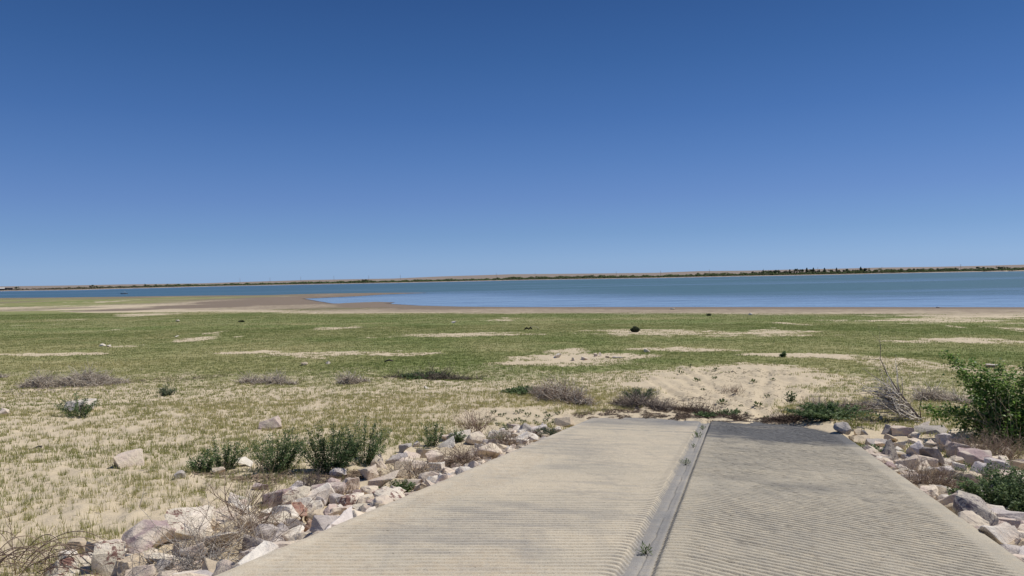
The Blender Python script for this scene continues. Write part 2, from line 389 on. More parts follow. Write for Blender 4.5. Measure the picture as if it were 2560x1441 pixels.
MUDP = [patch(*p) for p in [(640,756,190,11),(860,752,130,14),(540,765,190,6),(1150,771,260,3),(1900,772,700,2.5),(300,775,120,5)]]
PALEP = [patch(*p) for p in [(420,780,260,13),(700,768,150,6),(960,780,330,8),(330,770,160,4),(630,755,60,3),(2000,780,650,4),(880,737,160,2)]]
def masks(x, y):
    d = shore_d(x, y); s = x*SN[0]+y*SN[1]; u, v, rz = ramp_uv(x, y); r = np.hypot(x, y)
    n1 = fbm(x*0.35, y*0.35, 4, 41); n2 = fbm(x*0.05, y*0.05, 4, 43); n3 = fbm(x*1.6, y*1.6, 3, 47)
    left = sst(2, -8, x)
    g = np.interp(s, [0, 8, 13, 17, 21, 25, 30, 45, 200], [0.26, 0.30, 0.38, 0.55, 0.66, 0.74, 0.92, 1.0, 1.0])
    g = g+sst(7.5, 10, x)*sst(17, 22, s)*(1-sst(30, 38, s))*0.5
    g = g+(n1-0.5)*0.5*(1-sst(25, 60, s)*0.5)+(n2-0.5)*0.5
    g = g*sst(40, 74, d+(n2-0.5)*25+(fbm(x*0.05, y*0.3, 3, 163)-0.5)*30)+0.16*sst(26, 44, d)
    flat = sst(118, 150, s)*left           # mud flats to the left behind the meadow
    g = g*(1-flat)+flat*(0.40+(fbm(x*0.02, y*0.018, 4, 153)-0.5)*2.0+sst(330, 440, y)*0.25)
    n5 = fbm(x*0.9+4, y*0.22, 4, 49); n6 = fbm(x*0.22, y*0.10, 3, 149)
    e = ellipses(x, y, BARE); n7 = fbm(x*0.16+3, y*0.55, 4, 161)
    near_foot = 1-sst(14, 22, np.hypot(x-6, y-26))
    g = np.minimum(g, 1.02); g = g-sst(-0.45, 0.45, e+((n1-0.5)*0.9+(n3-0.5)*0.9+(n5-0.5)*0.8+(n7-0.5)*2.6)*(1-0.6*near_foot))*(0.97*near_foot+(1-near_foot)*(0.42+0.75*np.clip(fbm(x*0.7, y*1.1, 4, 171), 0.2, 0.7)))
    # thin sandy streaks through the meadow
    g = g-sst(0.66, 0.80, fbm(x*0.11+9, y*0.05, 4, 151)+(n5-0.5)*0.25)*sst(30, 42, s)*0.75*(1-flat)
    e = ellipses(x, y, SPARSE); g = g-sst(0.0, 0.6, e+(n1-0.5)*0.6)*0.33
    e = ellipses(x, y, VERD); g = np.maximum(g, sst(-0.1, 0.5, e+(n3-0.5)*0.6)*0.85)
    t = np.maximum(UL-u, u-UR)
    rip = (1-sst(2.2, 3.2, t))*(v < 18)*(t > -0.1)
    rip = np.where(u > 0, (1-sst(4.5, 6.5, t))*(1-sst(14, 16.5, v))*(t > -0.1), rip)
    g = g*(1-rip*0.8)
    mud = np.maximum((1-sst(18, 44, d+(n2-0.5)*14))*0.95, flat*(0.45+(fbm(x*0.03+5, y*0.05, 5, 155)-0.5)*2.2)*(1-0.4*sst(-90, -200, x)))
    e = ellipses(x, y, PALEP); mud = mud-sst(-0.1, 0.5, e+(n2-0.5)*0.8)*0.9; g = g-sst(0, 0.5, e+(n2-0.5)*0.8)*0.4
    e = ellipses(x, y, MUDP); mud = np.maximum(mud, sst(-0.1, 0.6, e+(n2-0.5)*0.8)); g = g*(1-0.7*sst(-0.1, 0.6, e+(n2-0.5)*0.8))
    mud = np.maximum(mud, 0.62*(1-sst(35, 80, d+(n2-0.5)*30)))
    mud = np.maximum(mud, (1-sst(13, 26, d+(n2-0.5)*10))*0.95)
    yel = np.interp(s, [0, 18, 24, 32, 60, 200], [0.66, 0.64, 0.52, 0.32, 0.20, 0.26])+(n1-0.5)*0.8+(n2-0.5)*0.8+sst(20, -30, x)*0.12-0.06+(n6-0.5)*0.6+(fbm(x*0.04, y*0.13, 4, 165)-0.5)*1.1
    wet = (1-sst(0.3, 2.5, d+(n1-0.5)*2))*(d > -3)*0.85
    th = np.arctan2(x, y); far = (r > far_r(th)+4)*(np.abs(th) < R(75))*1.0
    farg = (r > 1000)
    mud = np.where(farg, 0, mud); g = np.where(farg, 0.2, g)
    return np.clip(g, 0, 1), np.clip(mud, 0, 1), far*sst(0, 10, r-far_r(th)), np.clip(yel, 0, 1), wet, rip
def build_ground():
    th = np.concatenate([np.arange(-42, 42.001, 0.2), np.arange(46, 318, 4.0)])*math.pi/180
    rr = [0.0, 0.4, 0.8, 1.3, 1.8, 2.3, 2.7, 3.0]
    while rr[-1] < 235: rr.append(rr[-1]*1.0052)
    while rr[-1] < 620: rr.append(rr[-1]*1.015)
    while rr[-1] < 1400: rr.append(rr[-1]*1.06)
    while rr[-1] < 1900: rr.append(rr[-1]+9)
    while rr[-1] < 4300: rr.append(rr[-1]*1.03)
    while rr[-1] < 9000: rr.append(rr[-1]*1.15)
    rr = np.array(rr[1:]); nt_, nr = len(th), len(rr)
    T, Q = np.meshgrid(th, rr)
    x = Q*np.sin(T); y = Q*np.cos(T)
    z = H(x, y)
    V = np.stack([x, y, z], -1).reshape(-1, 3)
    i = np.arange(nr-1)[:, None]; j = np.arange(nt_)[None, :]; j2 = (j+1) % nt_
    Fq = np.stack([i*nt_+j, i*nt_+j2, (i+1)*nt_+j2, (i+1)*nt_+j], -1).reshape(-1, 4)[:, ::-1]
    g, mud, far, yel, wet, rip = masks(x, y)
    mk = np.stack([g*np.interp(np.hypot(x, y), [10, 22, 45, 80], [0.0, 0.35, 0.8, 1.0]), mud, far], -1).reshape(-1, 3); tn = np.stack([yel, wet, rip], -1).reshape(-1, 3)
    V = np.vstack([V, [[0, 0, float(H(np.zeros(1), np.zeros(1))[0])]]]); c = len(V)-1
    mk = np.vstack([mk, mk[:1]]); tn = np.vstack([tn, tn[:1]])
    flat = np.concatenate([Fq.ravel(), np.stack([np.full(nt_, c), (np.arange(nt_)+1) % nt_, np.arange(nt_)], -1).ravel()])
    sizes = np.concatenate([np.full(len(Fq), 4), np.full(nt_, 3)])
    o = mesh_np('ground', V, flat, sizes, ground_material(), {'mask': mk, 'tone': tn}, smooth=True)
    tag(o, 'sandy ground with meadow, mud flats and the low brown prairie ridge', 'ground', kind='structure')
build_ground()
def build_water():
    th = np.radians(np.arange(-75, 75.01, 0.5)); rr = np.array([90*1.012**k for k in range(0, 250)]); rr = rr[rr < 2200]
    T, Q = np.meshgrid(th, rr); x = Q*np.sin(T); y = Q*np.cos(T)
    V = np.stack([x, y, 0*x], -1).reshape(-1, 3); nt_, nr = len(th), len(rr)
    i = np.arange(nr-1)[:, None]; j = np.arange(nt_-1)[None, :]
    Fq = np.stack([i*nt_+j, (i+1)*nt_+j, (i+1)*nt_+j+1, i*nt_+j+1], -1).reshape(-1, 4)[:, ::-1]
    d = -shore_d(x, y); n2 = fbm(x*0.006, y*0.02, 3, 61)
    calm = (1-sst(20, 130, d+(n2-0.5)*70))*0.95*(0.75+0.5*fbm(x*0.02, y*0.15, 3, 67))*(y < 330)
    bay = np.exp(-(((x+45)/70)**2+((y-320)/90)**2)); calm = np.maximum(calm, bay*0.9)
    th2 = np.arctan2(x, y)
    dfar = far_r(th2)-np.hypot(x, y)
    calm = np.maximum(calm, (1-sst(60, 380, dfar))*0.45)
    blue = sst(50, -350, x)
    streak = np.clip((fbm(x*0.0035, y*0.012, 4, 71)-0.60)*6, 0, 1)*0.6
    depth = sst(0, 30, d)
    mk = np.stack([np.clip(np.maximum(calm, streak*0.6), 0, 1), blue, depth], -1).reshape(-1, 3)
    m, n, b, out = new_mat('lake_water')
    geo = node(n, 'ShaderNodeNewGeometry'); a = node(n, 'ShaderNodeAttribute', attribute_name='mask'); sep = node(n, 'ShaderNodeSeparateColor'); n.links.new(a.outputs['Color'], sep.inputs[0])
    cal, blu, dep = sep.outputs
    mq = node(n, 'ShaderNodeMapping'); mq.inputs['Scale'].default_value = (0.07, 0.42, 1); mq.inputs['Rotation'].default_value = (0, 0, R(8)); n.links.new(geo.outputs['Position'], mq.inputs[0])
    rip = noise(n, mq.outputs[0], 1.0, 6, 0.7, 0.5)
    cal = maths(n, 'ADD', cal, maths(n, 'MULTIPLY', maths(n, 'SUBTRACT', rip, 0.5), maths(n, 'ADD', 0.5, maths(n, 'MULTIPLY', cal, 1.3))), None, True)
    mp = node(n, 'ShaderNodeMapping'); mp.inputs['Scale'].default_value = (0.55, 1.0, 1); mp.inputs['Rotation'].default_value = (0, 0, R(20)); n.links.new(geo.outputs['Position'], mp.inputs[0])
    w1 = noise(n, mp.outputs[0], 0.9, 3, 0.6); w2 = noise(n, mp.outputs[0], 0.16, 5, 0.7); w3 = noise(n, mp.outputs[0], 0.02, 4, 0.6)
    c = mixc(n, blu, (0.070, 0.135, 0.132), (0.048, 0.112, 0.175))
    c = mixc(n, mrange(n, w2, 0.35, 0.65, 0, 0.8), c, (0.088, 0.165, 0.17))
    c = mixc(n, cal, c, (0.18, 0.225, 0.29))  # sky reflection on calm water and ripples painted into the base colour
    n.links.new(c, b.inputs['Base Color']); b.inputs['IOR'].default_value = 1.33
    n.links.new(maths(n, 'ADD', mrange(n, cal, 0, 1, 0.32, 0.08), maths(n, 'MULTIPLY', w3, 0.05)), b.inputs['Roughness'])
    bp = node(n, 'ShaderNodeBump'); bp.inputs['Distance'].default_value = 0.35
    n.links.new(mrange(n, cal, 0, 0.9, 1.0, 0.10), bp.inputs['Strength'])
    n.links.new(maths(n, 'ADD', maths(n, 'MULTIPLY', w1, 0.5), w2), bp.inputs['Height']); n.links.new(bp.outputs[0], b.inputs['Normal'])
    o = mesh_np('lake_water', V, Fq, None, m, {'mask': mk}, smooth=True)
    tag(o, 'wide teal lake water with a paler calm band along the near shore', 'lake', kind='structure')
build_water()
# ------------------------------------------------------------------ boat ramp
def build_ramp():
    root = empty('boat_ramp', tuple(RP0), 0, 'two-lane grooved concrete boat ramp running down into the sand', 'boat ramp', kind='structure')
    inv = -RP0
    ml = concrete_material('pale_concrete', (0.64,0.555,0.42), (0.54,0.48,0.375), (0.24,0.235,0.23))
    mr = concrete_material('grey_concrete', (0.49,0.435,0.335), (0.41,0.37,0.295), (0.15,0.148,0.145))
    def slab(name, u0, u1, side, mat, k, jag):
        us = np.unique(np.concatenate([np.linspace(u0, u1, 60), [u0+0.001, u1-0.001]]))
        if side < 0: us = np.unique(np.concatenate([us, np.linspace(u1-0.16, u1, 9)]))
        else: us = np.unique(np.concatenate([us, np.linspace(u0, u0+0.12, 9)]))
        S = 0.105; hw = 0.23
        fr0 = np.array([0.0, 0.5-hw, 0.5-hw*0.72, 0.5, 0.5+hw*0.72, 0.5+hw]); pr0 = np.array([0, 0, 0.9, 1.0, 0.9, 0])
        ng = int(24.9/S); ws = (np.arange(ng)[:, None]*S+fr0[None, :]*S-1.5).ravel(); prw = np.tile(pr0, ng)
        W, U = np.meshgrid(ws, us, indexing='ij')
        ref = u1 if side < 0 else u0
        if side < 0: Vv = W+k*(U-ref)-0.08*sst(u1-0.24, u1-0.02, U)**2
        else: Vv = W+k*(U-ref)-0.16*(1-sst(u0, u0+0.40, U))**2
        wob = (fbm(U*2.2+3, W*0.9, 3, 13 if side < 0 else 19)-0.5)*jag+(fbm(U*9, W*3, 2, 15)-0.5)*jag*0.35
        Vv = Vv+wob; prof = np.repeat(prw[:, None], len(us), 1)
        if side < 0:
            act = sst(u0+0.10, u0+0.22, U)*(1-0.75*sst(u1-0.05, u1, U))
            fill = sst(0.56, 0.90, fbm(U*0.35+9, Vv*0.22, 3, 23)+0.22*sst(-1.8, -3.7, U)+0.014*(Vv-7))
        else:
            act = (1-sst(u1-0.34, u1-0.20, U))
            fill = sst(0.34, 0.80, fbm(U*0.9+2, Vv*0.6, 4, 29))*0.95
        dep = (0.044 if side < 0 else 0.036)*(1-0.88*fill)*(0.65+0.7*fbm(U*9, W*14, 2, 37))
        h = -prof*dep*act
        if side > 0: h = h-(0.03*np.clip(fbm(U*16, Vv*30, 2, 53)-0.55, 0, 1)*2)*act*(0.4+prof)
        h = h+(fbm(U*1.3, Vv*1.3, 3, 59)-0.5)*0.012
        if side < 0: h = h-0.052*sst(u1-0.065, u1, U)-0.012*(1-sst(u0, u0+0.03, U))
        else: h = h-0.055*(1-sst(u0, u0+0.065, U))-0.015*sst(u1-0.03, u1, U)
        P = ramp_pt(U, Vv, h)+inv
        nr, nc = U.shape; V = P.reshape(-1, 3)
        i = np.arange(nr-1)[:, None]; j = np.arange(nc-1)[None, :]
        Fq = np.stack([i*nc+j, i*nc+j+1, (i+1)*nc+j+1, (i+1)*nc+j], -1).reshape(-1, 4)
        if side < 0:
            joint = np.exp(-((Vv-17.0)/0.035)**2)*(fbm(U*6, U*0, 2, 5) > 0.35)
            st = 0.9*joint+ 0.22*sst(0.45, 0.6, fbm(U*1.6, Vv*5.5, 4, 85))+0.55*sst(16.5, 19, Vv)+0.16*fbm(U*0.9, Vv*0.7, 3, 83)+0.30*sst(0.52, 0.72, fbm(U*0.55+4, Vv*0.30, 3, 89))+0.6*sst(u1-.07, u1-.02, U)
            dirt = 0.45*sst(0.35, 0.7, fill)+0.25*fbm(U*0.6, Vv*0.3, 3, 91)
        else:
            st = 0.20*sst(0.42, 0.66, fbm(U*1.4-Vv*0.9, Vv*4.5+U*2, 4, 87))+0.95*sst(15.2, 18.6, Vv+(fbm(U*2, Vv*3, 3, 96)-0.5)*2.6)*(0.45+0.7*fbm(U*1.5, Vv*2.8, 4, 97))+0.45*sst(0.50, 0.70, fbm(U*0.5+7, Vv*0.35, 4, 99))+0.28*sst(8, 15, Vv)
            dirt = 0.28*fbm(U*0.8, Vv*0.6, 3, 93)+0.3*sst(0.45, 0.7, fbm(U*0.9, Vv*0.8, 3, 94))*(1-sst(15, 17, Vv))
        C = np.stack([st, dirt, 0*st], -1).reshape(-1, 3)
        # skirts
        loops = []
        ring = np.concatenate([np.arange(nc), np.arange(1, nr)*nc+nc-1, (nr-1)*nc+np.arange(nc-2, -1, -1), np.arange(nr-2, 0, -1)*nc])
        base = len(V); low = V[ring]-np.array(RN)*0.28; V = np.vstack([V, low]); C = np.vstack([C, C[ring]*0])
        m_ = len(ring); a = np.arange(m_); b_ = (a+1) % m_
        Fs = np.stack([ring[a], base+a, base+b_, ring[b_]], -1)
        o = mesh_np(name, V, np.vstack([Fq, Fs]), None, mat, {'stain': C}, parent=root)
        return o
    s1 = slab('ramp_slab', UL, -0.85, -1, ml, 0.36, 0.014); s1['label'] = 'pale left lane slab with sand-filled grooves'
    s2 = slab('ramp_slab', -0.665, UR, 1, mr, -0.55, 0.014); s2['label'] = 'greyer right lane slab with ragged slanting grooves'
    # recessed joint strip with a crack along it
    us = np.array([-0.87, -0.845, -0.80, -0.765, -0.757, -0.749, -0.73, -0.70, -0.68, -0.665, -0.65])
    hs = np.array([-0.050, -0.044, -0.048, -0.047, -0.066, -0.047, -0.048, -0.046, -0.040, -0.048, -0.075])
    ws = np.arange(-1.5, 21, 0.04); W, U = np.meshgrid(ws, us, indexing='ij')
    hh = np.tile(hs, (len(ws), 1)); cr = (fbm(ws*3.5, ws*0, 4, 3)-0.5)*0.035
    U = U.copy(); U[:, 3:6] += cr[:, None]; U[:, 2] += cr*0.6; U[:, 6] += cr*0.6
    hh[:, 4] += 0.018*(fbm(ws*3, ws*0, 2, 8) < 0.35)
    P = ramp_pt(U, W, hh)+inv; nr, nc = U.shape
    i = np.arange(nr-1)[:, None]; j = np.arange(nc-1)[None, :]
    Fq = np.stack([i*nc+j, i*nc+j+1, (i+1)*nc+j+1, (i+1)*nc+j], -1).reshape(-1, 4)
    C = np.stack([0.25+0.5*fbm(U*3, W*1.5, 3, 7), 0.15+0*U, 0*U], -1).reshape(-1, 3)
    mj = concrete_material('joint_concrete', (0.37,0.345,0.31), (0.31,0.295,0.27), (0.18,0.18,0.185))
    o = mesh_np('joint_strip', P.reshape(-1, 3), Fq, None, mj, {'stain': C}, parent=root, smooth=True)
build_ramp()
#@@REST
# ================================================================== GRASS
def blades(N, P, h, w, col, lean=0.35, segs=1):
    a = rng.uniform(0, 2*math.pi, N); la = rng.uniform(0, 2*math.pi, N); l = h*lean*rng.uniform(0.1, 1, N)
    dx, dy = np.cos(a)*w/2, np.sin(a)*w/2
    b0 = P+np.stack([dx, dy, 0*dx-0.01], -1); b1 = P-np.stack([dx, dy, 0*dx+0.01], -1)
    tip = P+np.stack([np.cos(la)*l, np.sin(la)*l, h], -1)
    V = np.stack([b0, b1, tip], 1).reshape(-1, 3); C = np.repeat(col, 3, 0)
    return V, C
def build_grass():
    VV, CC = [], []
    def zone(r0, r1, dens, nb, h0, h1, wd, spread, thr=0.0, amax=50):
        area = (r1*r1-r0*r0)*R(amax); N = int(area*dens)
        r = np.sqrt(rng.uniform(r0*r0, r1*r1, N)); th = rng.uniform(-R(amax), R(amax), N)
        x, y = r*np.sin(th), r*np.cos(th)
        g, mud, far, yel, wet, rip = masks(x, y)
        cl = fbm(x*1.3, y*1.3, 3, 101); cl2 = fbm(x*4, y*4, 2, 103)
        p = np.clip(g*1.25+(cl-0.5)*1.6+(cl2-0.5)*0.8*(r < 40), 0, 1)*sst(0.04, 0.2, g)*(1-0.75*np.clip(mud, 0, 1))*(1-rip*0.9)
        u, v, rz = ramp_uv(x, y); t = np.maximum(UL-u, u-UR)
        ok = (rng.uniform(0, 1, N) < p) & ((t > 0.12) | (v > 20.6)) & (shore_d(x, y) > 3)
        x, y, r, yel, cl, g = x[ok], y[ok], r[ok], yel[ok], cl[ok], g[ok]; n = len(x)
        z = H(x, y)
        k = nb; X = np.repeat(x, k)+rng.normal(0, spread, n*k); Y = np.repeat(y, k)+rng.normal(0, spread, n*k); Z = np.repeat(z, k)
        hs = np.repeat(rng.uniform(0.6, 1.25, n), k)*rng.uniform(h0, h1, n*k)
        yy = np.clip(np.repeat(yel+rng.normal(0, 0.18, n), k)+rng.normal(0, 0.16, n*k), 0, 1)[:, None]
        ga = np.array([0.18, 0.235, 0.066]); gb = np.array([0.33, 0.355, 0.13]); st = np.array([0.62, 0.57, 0.29]); st2 = np.array([0.40, 0.37, 0.15])
        m1 = rng.uniform(0, 1, (n*k, 1)); green = ga*(1-m1)+gb*m1; straw = st*m1+st2*(1-m1)
        col = green*(1-yy)+straw*yy; col = col*rng.uniform(0.85, 1.15, (n*k, 1))
        V, C = blades(n*k, np.stack([X, Y, Z], -1), hs, wd*rng.uniform(0.6, 1.3, n*k), col, 0.5)
        VV.append(V); CC.append(C)
    zone(4.5, 16, 115, 7, 0.045, 0.13, 0.0095, 0.024)
    zone(4.5, 13, 3.2, 30, 0.06, 0.19, 0.010, 0.055)
    zone(16, 26, 130, 6, 0.05, 0.12, 0.015, 0.035)
    zone(26, 45, 42, 6, 0.045, 0.09, 0.024, 0.06)
    zone(45, 85, 22, 5, 0.04, 0.08, 0.04, 0.14)
    zone(85, 200, 4.5, 5, 0.04, 0.08, 0.07, 0.35)
    V = np.concatenate(VV); C = np.concatenate(CC); T = np.arange(len(V)).reshape(-1, 3)
    o = mesh_np('meadow_grass', V, T, None, M_BLADE, C)
    tag(o, 'short meadow grass, sparse straw tufts near the rocks and green further out', 'grass', kind='stuff')
    print('grass tris', len(T))
build_grass()
# plant litter and twigs lying on the sand at the ramp foot
def build_litter():
    V, C, Fc = [], [], []
    def strew(px, py, w, h, n, ln, dark):
        e = patch(px, py, w, h); cx, cy, rx, ry, th = e
        a = rng.uniform(0, 2*math.pi, n); q = np.sqrt(rng.uniform(0, 1, n)); lx, ly = rx*q*np.cos(a), ry*q*np.sin(a)
        x = cx+lx*math.cos(th)+ly*math.sin(th); y = cy-lx*math.sin(th)+ly*math.cos(th)
        keep = fbm(x*3, y*3, 3, 111) > 0.42; x, y = x[keep], y[keep]; n = len(x)
        z = H(x, y)+rng.uniform(0.004, 0.03, n); al = rng.uniform(0, math.pi, n); L = ln*rng.uniform(0.3, 1.3, n)/2; wd = rng.uniform(0.003, 0.012, n)
        d = np.stack([np.cos(al)*L, np.sin(al)*L, rng.uniform(-.15, .3, n)*L], -1); s = np.stack([-np.sin(al)*wd, np.cos(al)*wd, 0*al+0.004], -1)
        p = np.stack([x, y, z], -1)
        V.append(np.stack([p-d, p+s, p+d, p-s], 1).reshape(-1, 3))
        col = np.array(dark)*rng.uniform(0.6, 1.5, (n, 1)); C.append(np.repeat(col, 4, 0))
    for a in [(1600,1040,170,18,5200,.12,(.12,.085,.06)),(1830,1048,170,14,3600,.12,(.11,.08,.06)),(1960,1062,130,14,2400,.12,(.13,.09,.065)),(1700,1010,120,18,1500,.12,(.13,.10,.075)),
              (1850,985,150,40,900,.16,(.16,.12,.09)),(700,1195,110,8,700,.15,(.22,.16,.11)),(860,1195,90,10,900,.15,(.18,.13,.09)),(540,1190,60,6,200,.15,(.2,.15,.11)),(1860,935,110,10,500,.18,(.13,.12,.07)),
              (2160,1050,60,10,400,.15,(.15,.11,.08)),(150,975,130,8,500,.25,(.16,.13,.11)),(400,950,160,6,700,.3,(.12,.09,.07)),(1110,945,110,6,600,.3,(.10,.09,.07))]: strew(*a)
    V = np.concatenate(V); C = np.concatenate(C); Q = np.arange(len(V)).reshape(-1, 4)
    tag(mesh_np('plant_litter', V, Q, None, M_TWIG, C), 'dark broken twigs and plant litter strewn over the sand', 'litter', kind='stuff')
build_litter()
# ================================================================== ROCKS
def hull_rock(seed, w, d, h, shape):
    import bmesh
    rs = np.random.default_rng(seed); bm = bmesh.new()
    n = {'b': 10, 'p': 9, 'f': 10, 'r': 20}[shape]
    pts = rs.normal(0, 1, (n, 3)); pts /= np.linalg.norm(pts, axis=1)[:, None]
    if shape != 'r':
        pts = np.sign(pts)*np.abs(pts)**0.55; pts /= np.abs(pts).max(1)[:, None]**0.6
    if shape == 'p':
        pts[:, :2] *= (1-0.72*np.clip((pts[:, 2:3]+1)/2, 0, 1)); pts = np.vstack([pts, [[rs.uniform(-.25, .25), rs.uniform(-.1, .2), 1.15]]])
    mn, mx_ = pts.min(0), pts.max(0); pts = (pts-mn)/(mx_-mn)*2-1
    for p in pts: bm.verts.new((p[0]*w/2, p[1]*d/2, p[2]*h/2))
    r = bmesh.ops.convex_hull(bm, input=bm.verts[:]); bmesh.ops.delete(bm, geom=[v for v in bm.verts if not v.link_faces], context='VERTS')
    bmesh.ops.dissolve_limit(bm, angle_limit=R(9), verts=bm.verts[:], edges=bm.edges[:])
    bmesh.ops.bevel(bm, geom=bm.edges[:], offset=min(w, d, h)*(0.035 if shape != 'r' else 0.12), segments=1, affect='EDGES', clamp_overlap=True)
    bmesh.ops.triangulate(bm, faces=bm.faces[:])
    for _ in range(2):
        L = min(w, d, h)*0.22
        es = [e for e in bm.edges if e.calc_length() > L]
        if es: bmesh.ops.subdivide_edges(bm, edges=es, cuts=1); bmesh.ops.triangulate(bm, faces=[f for f in bm.faces if len(f.verts) > 3])
    bm.normal_update(); s0 = rs.uniform(0, 99); a = (w*d*h)**(1/3)
    from mathutils import noise as mn_
    for v in bm.verts:
        q = Vector((v.co.x/a*2.2+s0, v.co.y/a*2.2, v.co.z/a*2.2)); f = mn_.noise(q)*0.05+mn_.noise(q*2.7)*0.035-abs(mn_.noise(q*1.6))*0.06
        v.co += v.normal*f*a
    me = bpy.data.meshes.new('stone'); bm.to_mesh(me); bm.free()
    me.polygons.foreach_set('use_smooth', [True]*len(me.polygons))
    return me
def sharp(me):
    try: me.set_sharp_from_angle(angle=R(17))
    except Exception: pass
def on_bank(px, py): return on_ground(px, py)
_seed = [100]
def rock(x0, y0, x1, y1, m, shape, label, name='boulder', cat='boulder', group=None, hk=1.0, rot=None):
    _seed[0] += 1; sd = _seed[0]
    cx = (x0+x1)/2; g = on_ground(cx, y1-1); D = float(np.linalg.norm(g-CP)); W = (x1-x0)*D/F; Hh = (y1-y0)*D/F
    phi = math.asin((CAMZ-g[2])/D); dep = W*(0.8 if shape != 'f' else 0.9); dep = min(dep, Hh/math.sin(phi)*0.95)
    dep = max(dep, 0.35*W)
    hz = (Hh-0.62*dep*math.sin(phi))/math.cos(phi); hz = float(np.clip(hz, 0.30*W if shape != 'f' else 0.16*W, 1.25*W))*hk
    fw = g[:2]/np.linalg.norm(g[:2]); c = g[:2]+fw*dep*0.45
    zc = float(H(np.array([c[0]]), np.array([c[1]]), False)[0])
    zb = min(zc, g[2]); bury = 0.22 if shape != 'f' else 0.3
    hh = hz*(1+bury)+max(0, zc-g[2])*0.3
    me = hull_rock(sd, W*1.06, dep*1.25, hh*1.12, shape); me.materials.append(RM[m]); sharp(me)
    me.name = name
    o = bpy.data.objects.new(name, me); COL.objects.link(o)
    o.location = (c[0], c[1], zb-hz*bury+hh/2)
    th = -math.atan2(fw[0], fw[1]); o.rotation_euler = (R(random.uniform(-5, 5)), R(random.uniform(-6, 6)), th+(R(random.uniform(-18, 18)) if rot is None else rot))
    tag(o, label, cat, group); return o
GL = 'riprap boulders left of the ramp'; GR = 'riprap boulders right of the ramp'; GF = 'stones lying on the field'
